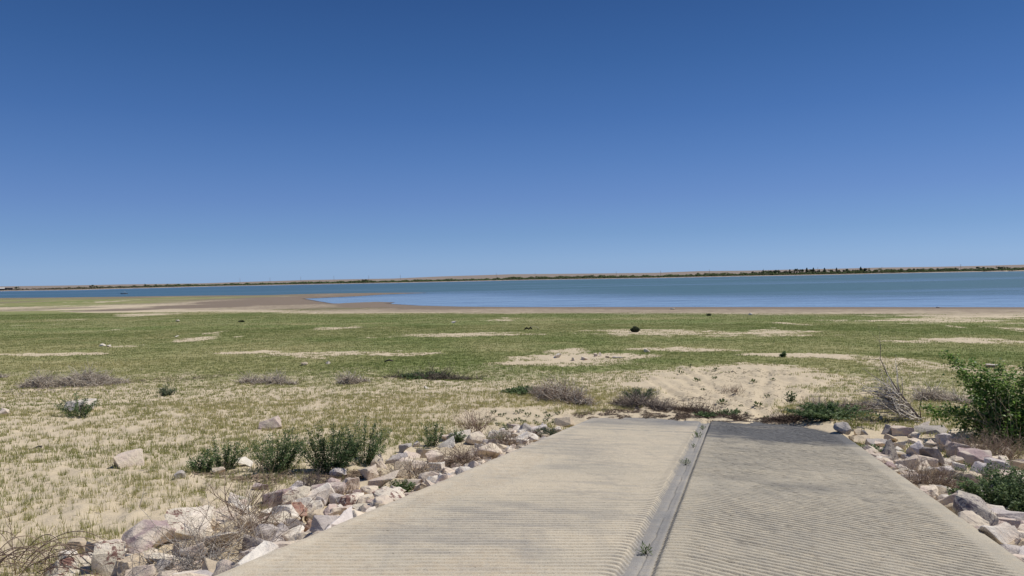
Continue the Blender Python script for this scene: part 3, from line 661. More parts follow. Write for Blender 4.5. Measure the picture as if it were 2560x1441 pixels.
LEFT = [
(293,1322,440,1395,'Q','p','largest purple boulder, with a grey shaded front, at the bottom left of the riprap'),
(172,1356,218,1392,'T','r','sand-coloured round boulder at the outer end of the near left riprap'),
(214,1364,256,1408,'M','b','speckled grey-cream rock just right of the sand-coloured round boulder'),
(232,1362,300,1396,'C','f','cream block between the speckled grey-cream rock and the largest purple boulder'),
(152,1388,206,1415,'W','f','whitish flat rock lying outermost at the near left corner of the riprap'),
(128,1408,228,1452,'S','b','cream boulder flecked with dark red lichen behind the arching brown twigs'),
(186,1396,240,1420,'W','f','pale grey-cream slab tucked above the red-flecked cream boulder'),
(242,1378,304,1446,'S','b','tall tan boulder streaked with dark red at the bottom left, right of the red-flecked one'),
(300,1388,386,1419,'C','f','yellow-cream rock below the largest purple boulder'),
(304,1408,366,1452,'T','b','tan rock with dark hollows at the bottom edge of the photo'),
(372,1400,446,1456,'G','p','grey peaked boulder in front of the dead brush at the bottom edge'),
(384,1326,432,1356,'W','r','bright white rock wedged behind the largest purple boulder'),
(426,1285,528,1350,'S','b','large cream boulder with a crest of dark red lichen'),
(508,1270,604,1306,'C','f','long cream slab running right from the dark red lichen boulder'),
(574,1247,641,1293,'W','b','pale block below the outermost white cap rock, above the dead brush'),
(577,1230,630,1262,'W','f','white cap rock casting a thin shadow at the riprap edge'),
(457,1362,510,1421,'B','b','pink boulder half hidden in the dead brush'),
(509,1360,568,1386,'B','f','low pink rock right of the half hidden pink boulder'),
(634,1211,672,1231,'P','f','small purple slab on the sandy outer edge of the riprap'),
(659,1226,724,1270,'Q','b','cream rock with a purple patch behind the reddish rocks'),
(703,1224,781,1277,'S','p','triangular cream rock with a rust-speckled left face'),
(653,1266,724,1300,'W','b','white rock with small dark flecks in front of the purple-patched one'),
(671,1269,762,1304,'R','f','broad rust-brown slanting rock in the middle of the left riprap'),
(646,1294,724,1328,'S','b','cream rock with dense rusty flecks just below the broad rust-brown one'),
(670,1315,752,1366,'L','p','smooth pale lilac rock against the ramp edge beside the dead brush'),
(711,1299,766,1334,'D','b','dark striped brown rock above the smooth pale lilac one'),
(752,1299,794,1339,'R','p','dark red wedge leaning against the left ramp edge'),
(690,1214,766,1242,'L','f','light grey slab behind the triangular cream rock'),
(490,1304,542,1338,'T','b','tan rock in the shade of the dead brush, right of the dark red lichen boulder'),
(588,1371,630,1391,'D','f','dark purple rock beside the ramp at the near end of the dead brush'),
(600,1296,650,1330,'C','b','cream rock seen through the upper dead brush'),
(545,1330,598,1362,'T','b','tan rock under the middle of the dead brush'),
(825,1172,866,1198,'L','r','pale grey rounded rock below the darkest leafy weed'),
(783,1209,864,1248,'Q','b','large purple rock with a cream underside in the mid left riprap'),
(816,1197,851,1216,'P','r','small purple knob resting behind the large purple-topped rock'),
(896,1170,943,1204,'C','b','cream cube with a dark left face'),
(850,1193,909,1230,'C','b','cream rock with a sharp dark cleft left of it, below the cream cube'),
(919,1136,969,1175,'C','p','cream domed rock right of the densest leafy weed'),
(866,1226,902,1248,'P','b','small dark purple rock below the dark cleft'),
(845,1239,911,1273,'S','b','whitish rock speckled with dark lichen next to the left ramp edge'),
(970,1134,1026,1164,'L','f','flat greyish slab above the tan hollow rock'),
(987,1157,1030,1195,'T','b','tan hollow-faced rock in the middle of the left riprap'),
(903,1239,949,1269,'G','b','grey-brown shaded rock touching the ramp edge right of the speckled whitish rock'),
(764,1272,830,1300,'T','r','tan-brown rounded slab above the dark red wedge'),
(822,1270,872,1302,'B','r','orange-cream rock on the left ramp edge'),
(929,1186,993,1227,'C','b','cream rock beneath the dry stalk, right of the cream cube'),
(899,1216,947,1242,'C','r','cream round-topped rock above the grey-brown shaded one'),
(1061,1128,1101,1160,'C','b','cream block directly below the white ball-like stone'),
(1066,1182,1124,1206,'D','f','dark blue-grey flat rock lying along the ramp edge'),
(1066,1158,1112,1188,'W','b','grey-cream rock behind the dark blue-grey flat one'),
(999,1111,1030,1134,'G','b','grey striped stone at the back of the left riprap'),
(1031,1104,1050,1121,'W','r','small white ball-like stone left of the leafy sapling'),
(1082,1096,1136,1125,'W','f','pale smooth slab below the leafy sapling'),
(1105,1083,1146,1104,'C','b','cream rock behind the pale smooth slab'),
(1126,1076,1177,1106,'W','b','whitish rock with a green weed growing before it'),
(1164,1083,1218,1114,'C','r','cream rounded rock crossed by a bent brown branch'),
(1062,1129,1113,1165,'C','b','large cream block left of the brown twig tangle'),
(1044,1118,1090,1143,'T','b','tan rock with a black shadow line beneath it'),
(1011,1129,1050,1150,'C','f','low cream rock right of the grey striped stone'),
(1185,1110,1255,1153,'C','r','largest pale dome-shaped boulder of the far left riprap, behind thin twigs'),
(1277,1080,1345,1113,'W','r','long cream boulder beside the far left ramp edge'),
(1291,1058,1339,1087,'G','p','grey-purple pyramid rock at the far end of the left riprap'),
(1243,1071,1262,1087,'L','b','small grey-purple stone left of the pyramid rock'),
(1215,1078,1266,1110,'W','b','pale rock above the largest dome-shaped boulder'),
(1386,1043,1434,1066,'T','f','brown tilted slab nearest the far left ramp corner'),
(1107,1145,1141,1174,'C','b','small cream rock with a shaded foot in front of the twig tangle'),
(1000,1150,1068,1180,'C','b','wide cream rock left of the cream block, above the dry twigs'),
(1258,1097,1283,1113,'G','p','small grey pointed stone beside the long cream boulder'),
(960,1225,1004,1250,'W','b','whitish rock among green sprigs on the left ramp edge'),
(1010,1198,1060,1224,'C','b','cream rock below the dry twigs on the ramp edge'),
(1128,1172,1160,1190,'W','f','thin whitish stones on the ramp edge below the twig tangle'),
(1320,1062,1366,1084,'L','f','pale low slab right of the pyramid rock'),
(724,1268,762,1290,'C','b','small cream rock at the foot of the triangular rust-speckled rock'),
(868,1150,905,1172,'T','f','flat tan stone half buried under the right end of the leafy weeds')]
RIGHT = [
(2087,1060,2126,1086,'G','r','brown-grey boulder sitting alone at the far right ramp corner'),
(2136,1073,2160,1092,'T','r','tan stone just right of the lone brown-grey boulder'),
(2154,1077,2178,1097,'G','p','small grey triangular stone with a sunlit right edge'),
(2129,1090,2173,1110,'T','f','low tan-cream slab at the ramp edge under the grey triangular stone'),
(2166,1100,2209,1122,'G','f','layered grey slab at the right ramp edge'),
(2204,1062,2236,1084,'G','p','dark brown rock with a thin cream right edge'),
(2235,1068,2288,1092,'B','f','pinkish tan slab sloping to the right, below the dead shrub'),
(2273,1084,2299,1099,'C','r','small cream stone under the pinkish tan slab'),
(2292,1053,2319,1070,'W','f','white flat stone at the foot of the dead shrub'),
(2190,1109,2218,1130,'C','b','small cream rock left of the big pointed boulder'),
(2168,1116,2193,1131,'C','r','cream stone in the green sprigs at the right ramp edge'),
(2193,1104,2255,1163,'M','p','big pointed white and dark-blotched boulder beside the right ramp edge'),
(2231,1104,2260,1125,'W','b','pale rock behind the big pointed blotched boulder'),
(2262,1107,2320,1156,'L','p','sharp-ridged pale boulder with a dark left flank'),
(2233,1137,2288,1186,'C','b','cream boulder with a mottled dark left face and bright right face'),
(2213,1159,2237,1178,'P','r','small purple-grey stone on the right ramp edge below the blotched boulder'),
(2250,1177,2284,1197,'D','f','dark grey stone in front of the bright-faced cream boulder'),
(2284,1142,2341,1174,'C','b','cream boulder with a brown hollow, right of the bright-faced one'),
(2296,1069,2358,1085,'G','f','grey slab with a black shadowed front near the green bush'),
(2379,1078,2429,1096,'C','r','rounded cream stone at the left foot of the green bush'),
(2342,1091,2373,1129,'L','b','lilac-grey upright rock below the green bush'),
(2310,1105,2346,1123,'C','b','cream rock between the sharp-ridged boulder and the lilac-grey rock'),
(2315,1118,2346,1137,'W','b','whitish rock directly under the cream one left of the lilac-grey rock'),
(2310,1127,2367,1172,'D','b','dark purple fractured boulder with a white right edge'),
(2361,1143,2406,1167,'C','r','cream low boulder right of the dark fractured one'),
(2366,1110,2410,1148,'B','b','purple-tan rock crossed by fine brown twigs'),
(2406,1132,2470,1168,'Q','b','purple flat-topped boulder with a tan right end'),
(2342,1172,2383,1200,'L','b','lilac-pale rock beneath the dark fractured boulder'),
(2380,1165,2412,1195,'W','b','pale split rock left of the small two-pronged twig'),
(2380,1190,2462,1234,'T','b','large tan block with a broad dark left face'),
(2425,1164,2471,1205,'L','f','smooth lilac flat rock above the large tan block'),
(2468,1156,2517,1194,'L','b','lilac-tan boulder with a sunlit right slope'),
(2486,1189,2549,1221,'B','f','pinkish rock above the dense low green weed'),
(2521,1177,2550,1200,'C','r','cream stone between the pinkish rock and the right frame edge'),
(2536,1158,2575,1195,'T','b','tan rock with a dark underside cut by the right frame edge'),
(2384,1225,2428,1248,'W','f','pale low rock below the dark-faced tan block'),
(2433,1231,2467,1252,'W','b','whitish rock left of the dense low green weed'),
(2368,1094,2410,1110,'C','b','pale stones under the lower left of the green bush'),
(2428,1111,2465,1129,'T','f','tan flat stone in the dry twigs below the green bush'),
(2470,1143,2511,1165,'C','f','cream flat rock above the lilac-tan boulder'),
(2328,1188,2359,1212,'B','p','pink-tan wedge by the brown brush on the right ramp edge'),
(2301,1170,2332,1196,'W','b','whitish rock below the brown-hollowed cream boulder'),
(2300,1192,2331,1217,'B','b','pinkish stone touching the brown brush at the ramp edge'),
(2400,1122,2453,1140,'M','f','low speckled rock above the purple flat-topped boulder'),
(2396,1252,2480,1329,'M','b','largest mottled grey and cream boulder on the near right ramp edge'),
(2456,1319,2536,1384,'W','b','long pale grey boulder slanting down the near right ramp edge'),
(2476,1298,2558,1341,'B','f','pinkish-cream capstone with a dark cavity, below the dense green weed'),
(2540,1304,2592,1350,'D','r','dark grey round rock cut by the right frame edge'),
(2534,1362,2590,1408,'T','b','tan rock lowest at the right frame edge'),
(2358,1250,2404,1278,'G','b','grey rock under brown brush left of the largest mottled boulder'),
(2322,1214,2362,1242,'W','f','pale rock hidden in the brown brush on the right ramp edge'),
(2548,1195,2590,1222,'G','f','grey slab at the right frame edge above the green weed'),
(2210,1090,2240,1104,'T','f','half-buried tan stone in the sand above the pointed boulders'),
(2270,1100,2300,1112,'C','f','half-buried cream stone behind the sharp-ridged boulder')]
FIELD = [
(650,1046,701,1077,'B','f','pinkish pale flat boulder alone on the field behind the leafy weeds'),
(292,1133,350,1170,'C','b','cream block alone on the sand at left'),
(-8,1026,19,1042,'C','f','pale boulder cut by the left frame edge'),
(590,1148,629,1168,'W','b','pale grey slab between the two leafy weeds'),
(530,1169,560,1186,'C','r','small cream stone at the foot of the left leafy weed'),
(436,1182,461,1203,'G','b','half-buried grey stone on the sand left of the leafy weeds'),
(165,1006,228,1030,'W','f','whitish stones inside the small far-left weed'),
(2198,1041,2207,1051,'W','r','small white round stone on the grass left of the dead shrub'),
(2468,913,2494,923,'L','f','flat grey-pink block on the grass above the green bush'),
(250,861,264,868,'W','r','larger of the two bright white stones on the left meadow'),
(268,863,278,869,'W','r','smaller of the two bright white stones on the left meadow'),
(1382,885,1403,896,'W','f','pale slab at the left of the rubble patch in mid meadow'),
(1484,884,1495,892,'C','b','left of two upright cream stones in the rubble patch'),
(1496,882,1506,892,'C','p','right of two upright cream stones in the rubble patch'),
(1452,892,1471,901,'C','f','wedge-shaped cream slab with a dark front in the rubble patch'),
(1428,894,1437,902,'C','p','small cream stone left of the wedge-shaped slab in the rubble patch'),
(1514,889,1526,895,'T','f','thin tan stone right of the two upright stones in the rubble patch'),
(1530,891,1559,897,'W','f','long white slab at the right end of the rubble patch'),
(1610,873,1627,882,'C','f','tilted cream slab right of the rubble patch'),
(440,801,449,806,'W','r','tiny white stone far off on the left meadow'),
(438,841,447,845,'W','f','white chip on the left meadow below the far tiny stone'),
(1129,804,1141,809,'W','f','small white stone where the sand band meets the meadow'),
(1872,784,1881,789,'W','r','white stone on the shore sand, right of centre'),
(752,906,770,914,'T','r','dull tan stone in the grass behind the middle twig heap'),
(815,904,826,911,'W','r','pale stone in the grass right of the dull tan one'),
(1062,965,1078,972,'W','f','whitish chip in the grass below the thin litter line')]
for a in LEFT: rock(*a, group=GL)
for a in RIGHT: rock(*a, group=GR)
for a in FIELD: rock(*a, name='stone', cat='stone', group=GF)
# small rubble between the boulders: nothing tells these apart
def rubble():
    protos = []
    for k in range(12):
        me = hull_rock(900+k, 0.26, 0.21, 0.17, 'b' if k % 3 else 'r'); sharp(me); me.name = 'rubble_stone'; protos.append(me)
    mats = ['C','C','W','C','L','C','B','T','C','W','S','W']
    for me, m in zip(protos, mats): me.materials.append(RM[m])
    cnt = [0]; rest_V, rest_F, rest_S, rest_M = [], [], [0], []
    def put(u, v, side, k):
        p = ramp_pt(u, v); x, y = p[0], p[1]; z = float(H(np.array([x]), np.array([y]), False)[0])
        cnt[0] += 1; s = random.uniform(0.55, 1.9) if v < 12 else random.uniform(.5, 1.4)
        if cnt[0] % 100 >= 44:
            me = protos[k % 12]; n_ = len(me.vertices); c_ = np.empty(n_*3); me.vertices.foreach_get('co', c_); c_ = c_.reshape(-1, 3)*s*0.8+np.array([x, y, z+0.04*s])
            rest_F.append(np.array([tuple(p.vertices) for p in me.polygons])+rest_S[0]); rest_V.append(c_); rest_S[0] += n_; rest_M.append(np.full(len(me.polygons), cnt[0] % 5)); return
        o = bpy.data.objects.new('rubble_stone', protos[k % 12]); COL.objects.link(o)
        o.scale = (s*random.uniform(.8, 1.3), s, s*random.uniform(.7, 1.1)); o.rotation_euler = (random.uniform(-.4, .4), random.uniform(-.4, .4), random.uniform(0, 6.28))
        o.location = (x, y, z+0.05*s)
        tag(o, 'small rubble stone filling a gap in the left riprap' if side < 0 else 'small rubble stone filling a gap in the right riprap', 'stone', 'rubble stones left of the ramp' if side < 0 else 'rubble stones right of the ramp')
    k = 0
    for _ in range(330):
        v = random.uniform(4.6, 17.8); t = random.uniform(0.12, 2.3 if v < 10 else 1.3)+max(0, (v-4)*0.02); put(UL-t, v, -1, k); k += 1
    for _ in range(330):
        v = random.uniform(6.5, 17.0); t = abs(random.gauss(0, 1))*1.6+0.12
        if t > 4.5: t = random.uniform(.2, 3)
        if k % 3 == 0: t = random.uniform(.1, 1.0)
        put(UR+t, v, 1, k); k += 1
    ro = mesh_np('rubble', np.concatenate(rest_V), np.concatenate(rest_F), None, RM['T'])
    for m in 'CBWL': ro.data.materials.append(RM[m])
    ro.data.polygons.foreach_set('material_index', np.concatenate(rest_M).astype(np.int32))
    tag(ro, 'small tan rubble filling the gaps between riprap boulders', 'rubble', kind='stuff')
rubble()
# ================================================================== DRY BRUSH, TWIG HEAPS
GREYT = [(0.58,0.51,0.42),(0.48,0.41,0.335),(0.34,0.28,0.225),(0.70,0.63,0.53)]
BRNT = [(0.28,0.20,0.15),(0.36,0.27,0.20),(0.19,0.135,0.11),(0.46,0.37,0.28)]
def twig(mb, p, d, ln, r, cols, n=4, curl=0.5, kids=0, rr=random):
    p = np.array(p, float); d = np.array(d, float); d /= np.linalg.norm(d); pts = [p.copy()]; ax = np.array([rr.gauss(0, 1) for _ in range(3)])
    for i in range(n):
        d = d+np.cross(ax, d)*curl/n*rr.uniform(.2, 1.0)+np.array([rr.gauss(0, .12) for _ in range(3)]); d /= np.linalg.norm(d)
        p = p+d*ln/n; pts.append(p.copy())
        if kids and i > 0 and rr.random() < 0.8:
            q = d+np.array([rr.gauss(0, .6) for _ in range(3)])
            twig(mb, p, q, ln*rr.uniform(.25, .5), r*.55, cols, 3, curl, kids-1, rr)
    mb.tube(pts, np.linspace(r, r*0.3, len(pts)), rr.choice(cols), 3)
def heap(label, px0, py0, px1, py1, hpx, n, cols, r=0.006, name='twig_heap', group='dead twig heaps on the meadow', wk=0.55, ln=0.55, cat='brush'):
    a = on_ground(px0, py0); b = on_ground(px1, py1); D = np.linalg.norm((a+b)/2-CP); hh = hpx*D/F*0.66
    L = np.linalg.norm(b-a); ax = (b-a)/L; nr = np.array([-ax[1], ax[0], 0]); root = empty(name, tuple((a+b)/2), 0, label, cat, group); o = (a+b)/2
    mb = MB(); core = MB()
    for i in range(int(n*0.75)):
        t = random.betavariate(1.3, 1.6); prof = (math.sin(math.pi*min(max(t, .04), .96))**0.6)*(0.35+1.1*vn(t*6+px0, 0, 3))
        w = hh*1.4*prof*wk*2; q = random.gauss(0, 0.42)
        x = a+ax*L*t+nr*w*q; zt = float(hh*prof*max(0.05, 1-q*q*1.2)*random.uniform(0.0, 0.85))
        zg = a[2]*(1-t)+b[2]*t
        p = np.array([x[0], x[1], zg+zt])-o
        d = np.array([random.gauss(0, 1), random.gauss(0, .6), random.gauss(.10, .40)])
        dim = random.choice(cols)
        twig(mb, p, d, ln*random.uniform(.4, 1.3)*min(1.2, max(.5, prof)), r*random.uniform(.8, 1.9), [dim], 4, 1.6)
    mb.build('twigs', M_TWIG, root)
    # lumpy core mound under the twigs, in a darker twig tone
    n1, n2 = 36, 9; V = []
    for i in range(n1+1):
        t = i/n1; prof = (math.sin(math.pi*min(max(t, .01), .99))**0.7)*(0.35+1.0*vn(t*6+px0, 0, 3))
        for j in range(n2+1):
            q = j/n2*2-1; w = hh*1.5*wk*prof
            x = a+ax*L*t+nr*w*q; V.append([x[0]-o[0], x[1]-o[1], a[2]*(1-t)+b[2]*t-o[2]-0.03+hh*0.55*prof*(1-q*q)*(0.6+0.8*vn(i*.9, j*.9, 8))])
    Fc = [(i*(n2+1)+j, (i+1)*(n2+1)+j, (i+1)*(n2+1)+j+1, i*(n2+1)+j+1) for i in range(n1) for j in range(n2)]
    core.add(V, Fc, np.array(cols[1])*0.5); core.build('lumpy_core', M_TWIG, root)
    return root
heap('widest grey twig heap on the far left meadow', 48, 972, 330, 958, 42, 2600, GREYT, 0.007)
heap('grey twig heap in the middle of the left meadow', 596, 958, 745, 962, 26, 1500, GREYT, 0.007)
heap('small grey twig heap between the wide heap and the litter line', 850, 960, 925, 958, 24, 900, GREYT, 0.008)
heap('thin twig litter line with green weeds in it', 960, 945, 1215, 952, 10, 900, [(0.2,.17,.13),(0.14,.12,.09)], 0.008, wk=1.0)
heap('grey-brown twig mound left of the ramp foot', 1325, 985, 1492, 1018, 30, 2200, GREYT+BRNT[:2], 0.006)
heap('low dark twig mound beside the bare sand, just beyond the left lane', 1530, 1014, 1690, 1026, 26, 2200, [(0.34,.28,.23),(0.24,.19,.155),(0.14,.11,.09),(.44,.38,.32)], 0.006)
heap('dark matted litter ridge trailing to the joint strip', 1660, 1020, 1880, 1056, 13, 1300, [(0.12,.085,.065),(0.17,.12,.09)], 0.005, wk=0.9, ln=.3)
heap('dark litter ridge beyond the right lane', 1880, 1054, 2060, 1040, 13, 1200, [(0.12,.085,.065),(0.19,.14,.11)], 0.005, wk=0.9, ln=.3)
heap('brown twig mound grown through by green vine, right of the bare sand', 2010, 1042, 2215, 1022, 48, 2600, [(0.42,.35,.28),(0.30,.24,.19),(0.19,.15,.12),(.52,.45,.37)], 0.006)
heap('curled grey twig heap behind the dead shrub', 2296, 1000, 2360, 1000, 38, 700, GREYT, 0.007, ln=.8)
heap('low grey twig trail left of the green bush', 2345, 1000, 2440, 1014, 14, 700, GREYT, 0.006)
heap('grey twig heap cut by the left frame edge', -60, 945, 18, 945, 18, 600, GREYT, 0.007)
def brush(label, px, py, wpx, hpx, n, cols, r=0.004, up=0.6, name='dry_brush', group='dry brush in the riprap', kids=1, curl=1.0, lk=1.0, thick=2):
    c = on_ground(px, py); D = np.linalg.norm(c-CP); w = wpx*D/F/2; h = hpx*D/F; root = empty(name, tuple(c), 0, label, 'brush', group)
    mb = MB(); k = MB()
    fw = c[:2]/np.linalg.norm(c[:2]); rt = np.array([fw[1], -fw[0]])
    for i in range(n):
        q = random.gauss(0, .42); e = random.gauss(0, .35)
        b = np.array([rt[0]*q*w*.9+fw[0]*e*w*.6, rt[1]*q*w*.9+fw[1]*e*w*.6, random.uniform(-.02, .35*h)])
        d = np.array([rt[0]*random.gauss(q*.6, .7), rt[1]*random.gauss(q*.6, .7), up*random.uniform(.3, 1.4)])+0.2*np.random.default_rng(i).normal(0, 1, 3)
        twig(mb, b, d, h*lk*random.uniform(.45, 1.0), r*random.uniform(.6, 1.5), cols, 4, curl, kids)
    mb.build('twigs', M_TWIG, root)
    for i in range(thick):
        q = random.uniform(-.7, .7); b = np.array([rt[0]*q*w, rt[1]*q*w, .03]); twig(k, b, [rt[0]*random.gauss(0, 1), rt[1]*random.gauss(0, 1), .45], h*random.uniform(.8, 1.3), r*2.4, cols[:2], 6, .6, 1)
    if thick: k.build('branches', M_TWIG, root)
    return root
brush('big grey tangle of dead brush over the near left riprap', 540, 1392, 300, 120, 170, GREYT+BRNT[:1], 0.0034, .45, curl=1.4, thick=7, lk=1.0)
brush('dark grey dead brush at the bottom edge left of the ramp', 480, 1436, 210, 90, 190, [(0.29,.27,.26),(0.4,.37,.35),(0.17,.155,.15),(.55,.52,.48)], 0.0038, .45, curl=1.4, thick=6)
brush('brown wiry dead brush beside the ramp, above the grey tangle', 640, 1345, 160, 100, 120, BRNT, 0.0032, .6, curl=1.2, thick=3)
brush('sparse brown branches standing before the pale block', 625, 1300, 110, 110, 40, BRNT, 0.004, 1.2, curl=.8, thick=3)
brush('tangled brown twig ball by the left ramp edge', 1155, 1172, 85, 60, 260, BRNT, 0.004, .6, curl=2.6, thick=2)
brush('row of thin upright twigs before the dome-shaped boulder', 1218, 1150, 80, 45, 60, BRNT, 0.004, 1.6, curl=.5, thick=0)
brush('reddish bare shrub at the back of the left riprap', 1186, 1086, 70, 56, 90, [(0.24,.15,.12),(0.33,.23,.18)], 0.0045, 1.5, curl=.6, thick=2, lk=1.1)
brush('greyish dry twigs below the wide cream rock', 1045, 1205, 100, 60, 130, BRNT+GREYT, 0.0038, .9, curl=.9, thick=1)
brush('grey-brown dry tuft left of the purple-topped rock', 782, 1232, 60, 50, 130, [(0.24,.2,.185),(0.16,.13,.12)], 0.0035, .8, curl=.7, thick=0)
brush('thin dry twigs in front of the orange-cream rock', 850, 1250, 70, 40, 60, BRNT, 0.0035, 1.2, curl=.6, thick=0)
brush('dry twigs right of the tan hollow-faced rock', 1000, 1190, 70, 44, 60, BRNT, 0.0035, 1.0, curl=.8, thick=0)
brush('brown brush on the far left riprap near the pyramid rock', 1262, 1118, 60, 44, 110, BRNT+GREYT[:1], 0.004, 1.0, curl=.9, thick=1)
brush('wiry brown brush along the right ramp edge', 2335, 1232, 120, 60, 300, BRNT, 0.0035, .7, curl=1.3, thick=2)
brush('dry straw-brown brush below the green bush', 2480, 1150, 190, 60, 380, BRNT+[(0.42,.33,.22)], 0.004, .7, curl=1.0, thick=3)
brush('fine brown twigs over the purple-tan rock', 2385, 1128, 80, 34, 150, BRNT, 0.0035, .5, curl=.9, thick=0)
brush('pale dry stalks standing before the green bush', 2520, 1120, 80, 110, 22, [(0.48,.40,.28),(0.36,.28,.19)], 0.004, 1.6, curl=.4, thick=2)
brush('small dry tuft on the bare sand beyond the ramp', 1830, 985, 60, 22, 60, BRNT, 0.007, 1.0, curl=.6, thick=0)
brush('thin dark twigs in front of the near right mottled boulder', 2450, 1330, 46, 46, 46, BRNT, 0.004, 1.2, curl=.6, thick=0)
def stalk(label, px, py, hpx, cols, nb=5, r=0.006, lean=0.1, name='dry_stalk'):
    c = on_ground(px, py); D = np.linalg.norm(c-CP); h = hpx*D/F; root = empty(name, tuple(c), 0, label, 'stalk', 'single dry stalks'); mb = MB(); p = np.zeros(3); d = np.array([lean, 0, 1.0]); pts = [p]
    for i in range(7):
        d = d+np.array([random.gauss(0, .07), random.gauss(0, .07), 0]); d /= np.linalg.norm(d); p = p+d*h/7; pts.append(p)
        if i >= 1 and random.random() < .9: twig(mb, p, d+np.array([random.choice([-1, 1])*.9, random.gauss(0, .5), .2]), h*random.uniform(.18, .35), r*.5, cols, 3, .5)
    mb.tube(pts, np.linspace(r, r*.35, len(pts)), cols[0], 4); mb.build('stem', M_TWIG, root)
stalk('bare branched stalk rising from the cream rocks in the mid left riprap', 952, 1222, 70, BRNT)
stalk('thin stalk leaning over the pale lilac rock by the left ramp edge', 706, 1352, 62, BRNT, lean=.15)
stalk('tall thin dry stalk at the far left bottom corner', 38, 1441, 130, BRNT, lean=-.05)
stalk('two-pronged twig in the right riprap', 2424, 1192, 36, BRNT, lean=.3)
stalk('tall pale seed stalk in front of the green bush', 2512, 1105, 130, [(0.45,.37,.26),(0.38,.3,.2)])
stalk('upright twig beside the blotched boulder at the right ramp edge', 2298, 1200, 44, BRNT)
# arching brown twigs in the bottom left corner
def arching():
    c = on_ground(60, 1438); D = np.linalg.norm(c-CP); root = empty('arching_twigs', tuple(c), 0, 'arching brown twigs bending to the right in the bottom left corner', 'brush', 'dry brush in the riprap')
    mb = MB(); k = D/F
    for i in range(34):
        x0 = random.uniform(-150, 60); span = random.uniform(90, 230); hgt = random.uniform(15, 70); pts = []; y0 = random.uniform(-.25, .35)
        for j in range(12):
            t = j/11; pts.append([(x0+span*t)*k, y0+0.1*math.sin(3*t+i), k*hgt*math.sin(math.pi*min(1, t*.95+.02))**.8])
        mb.tube(pts, np.linspace(.006, .0025, 12), random.choice(BRNT[:3]), 4)
        for _ in range(2):
            q = pts[random.randint(4, 10)]; twig(mb, q, [random.gauss(.5, .5), random.gauss(0, .4), random.gauss(0, .5)], .15, .002, BRNT, 3, .8)
    mb.build('twigs', M_TWIG, root)
arching()
# dead shrub with one long bare leader
def dead_shrub():
    c = on_ground(2305, 1056); D = np.linalg.norm(c-CP); k = D/F
    root = empty('dead_shrub', tuple(c), 0, 'dead grey shrub with one long bare leader leaning left behind the right riprap', 'shrub')
    fw = c[:2]/np.linalg.norm(c[:2]); rt = np.array([fw[1], -fw[0]])
    def P(dx, dy, e=0.0): return np.array([rt[0]*dx*k+fw[0]*e, rt[1]*dx*k+fw[1]*e, dy*k])
    mb = MB(); g1, g2 = (0.36,.32,.29), (0.21,.17,.15)
    mb.tube([P(0,0), P(-20,28), P(-43,60,.1), P(-56,80,.12), P(-66,97,.1), P(-70,108,.05), P(-75,122), P(-80,134), P(-78,162), P(-82,175), P(-103,196)], [.035,.028,.022,.017,.014,.012,.010,.009,.005,.004,.002], g2, 6)
    mb.tube([P(-79,150), P(-80,180), P(-82,210)], [.004,.003,.0015], g1, 4)
    mb.tube([P(-79,133), P(-95,131), P(-113,132), P(-126,140)], [.006,.005,.003,.0015], g1, 4)
    mb.tube([P(-69,104), P(-80,110), P(-92,113)], [.007,.004,.002], g2, 4)
    mb.tube([P(-68,98), P(-78,94), P(-88,95)], [.005,.003,.002], g1, 4)
    mb.tube([P(-2,0), P(-4,30), P(2,60), P(0,72)], [.018,.013,.009,.004], g2, 5)
    mb.tube([P(-38,48), P(-36,70,.1), P(-38,92,.1)], [.012,.009,.006], g1, 5)
    mb.build('trunk', M_TWIG, root)
    b = MB()
    for i in range(150):
        t = random.random()**.8; s = P(-60*t+random.gauss(0, 6), 84*t*random.uniform(.2, 1)+random.gauss(0, 3), random.gauss(0, .15))
        d = P(-random.uniform(.4, 1.2), random.uniform(-.1, .8)); d = d/np.linalg.norm(d)+np.random.default_rng(i+5).normal(0, .22, 3)
        twig(b, s, d, random.uniform(.35, .95), .015, [(.5,.44,.37), (.62,.56,.48), (.74,.68,.6), (.34,.29,.24)], 4, .5, 1 if i % 4 == 0 else 0)
    b.build('branches', M_TWIG, root)
dead_shrub()
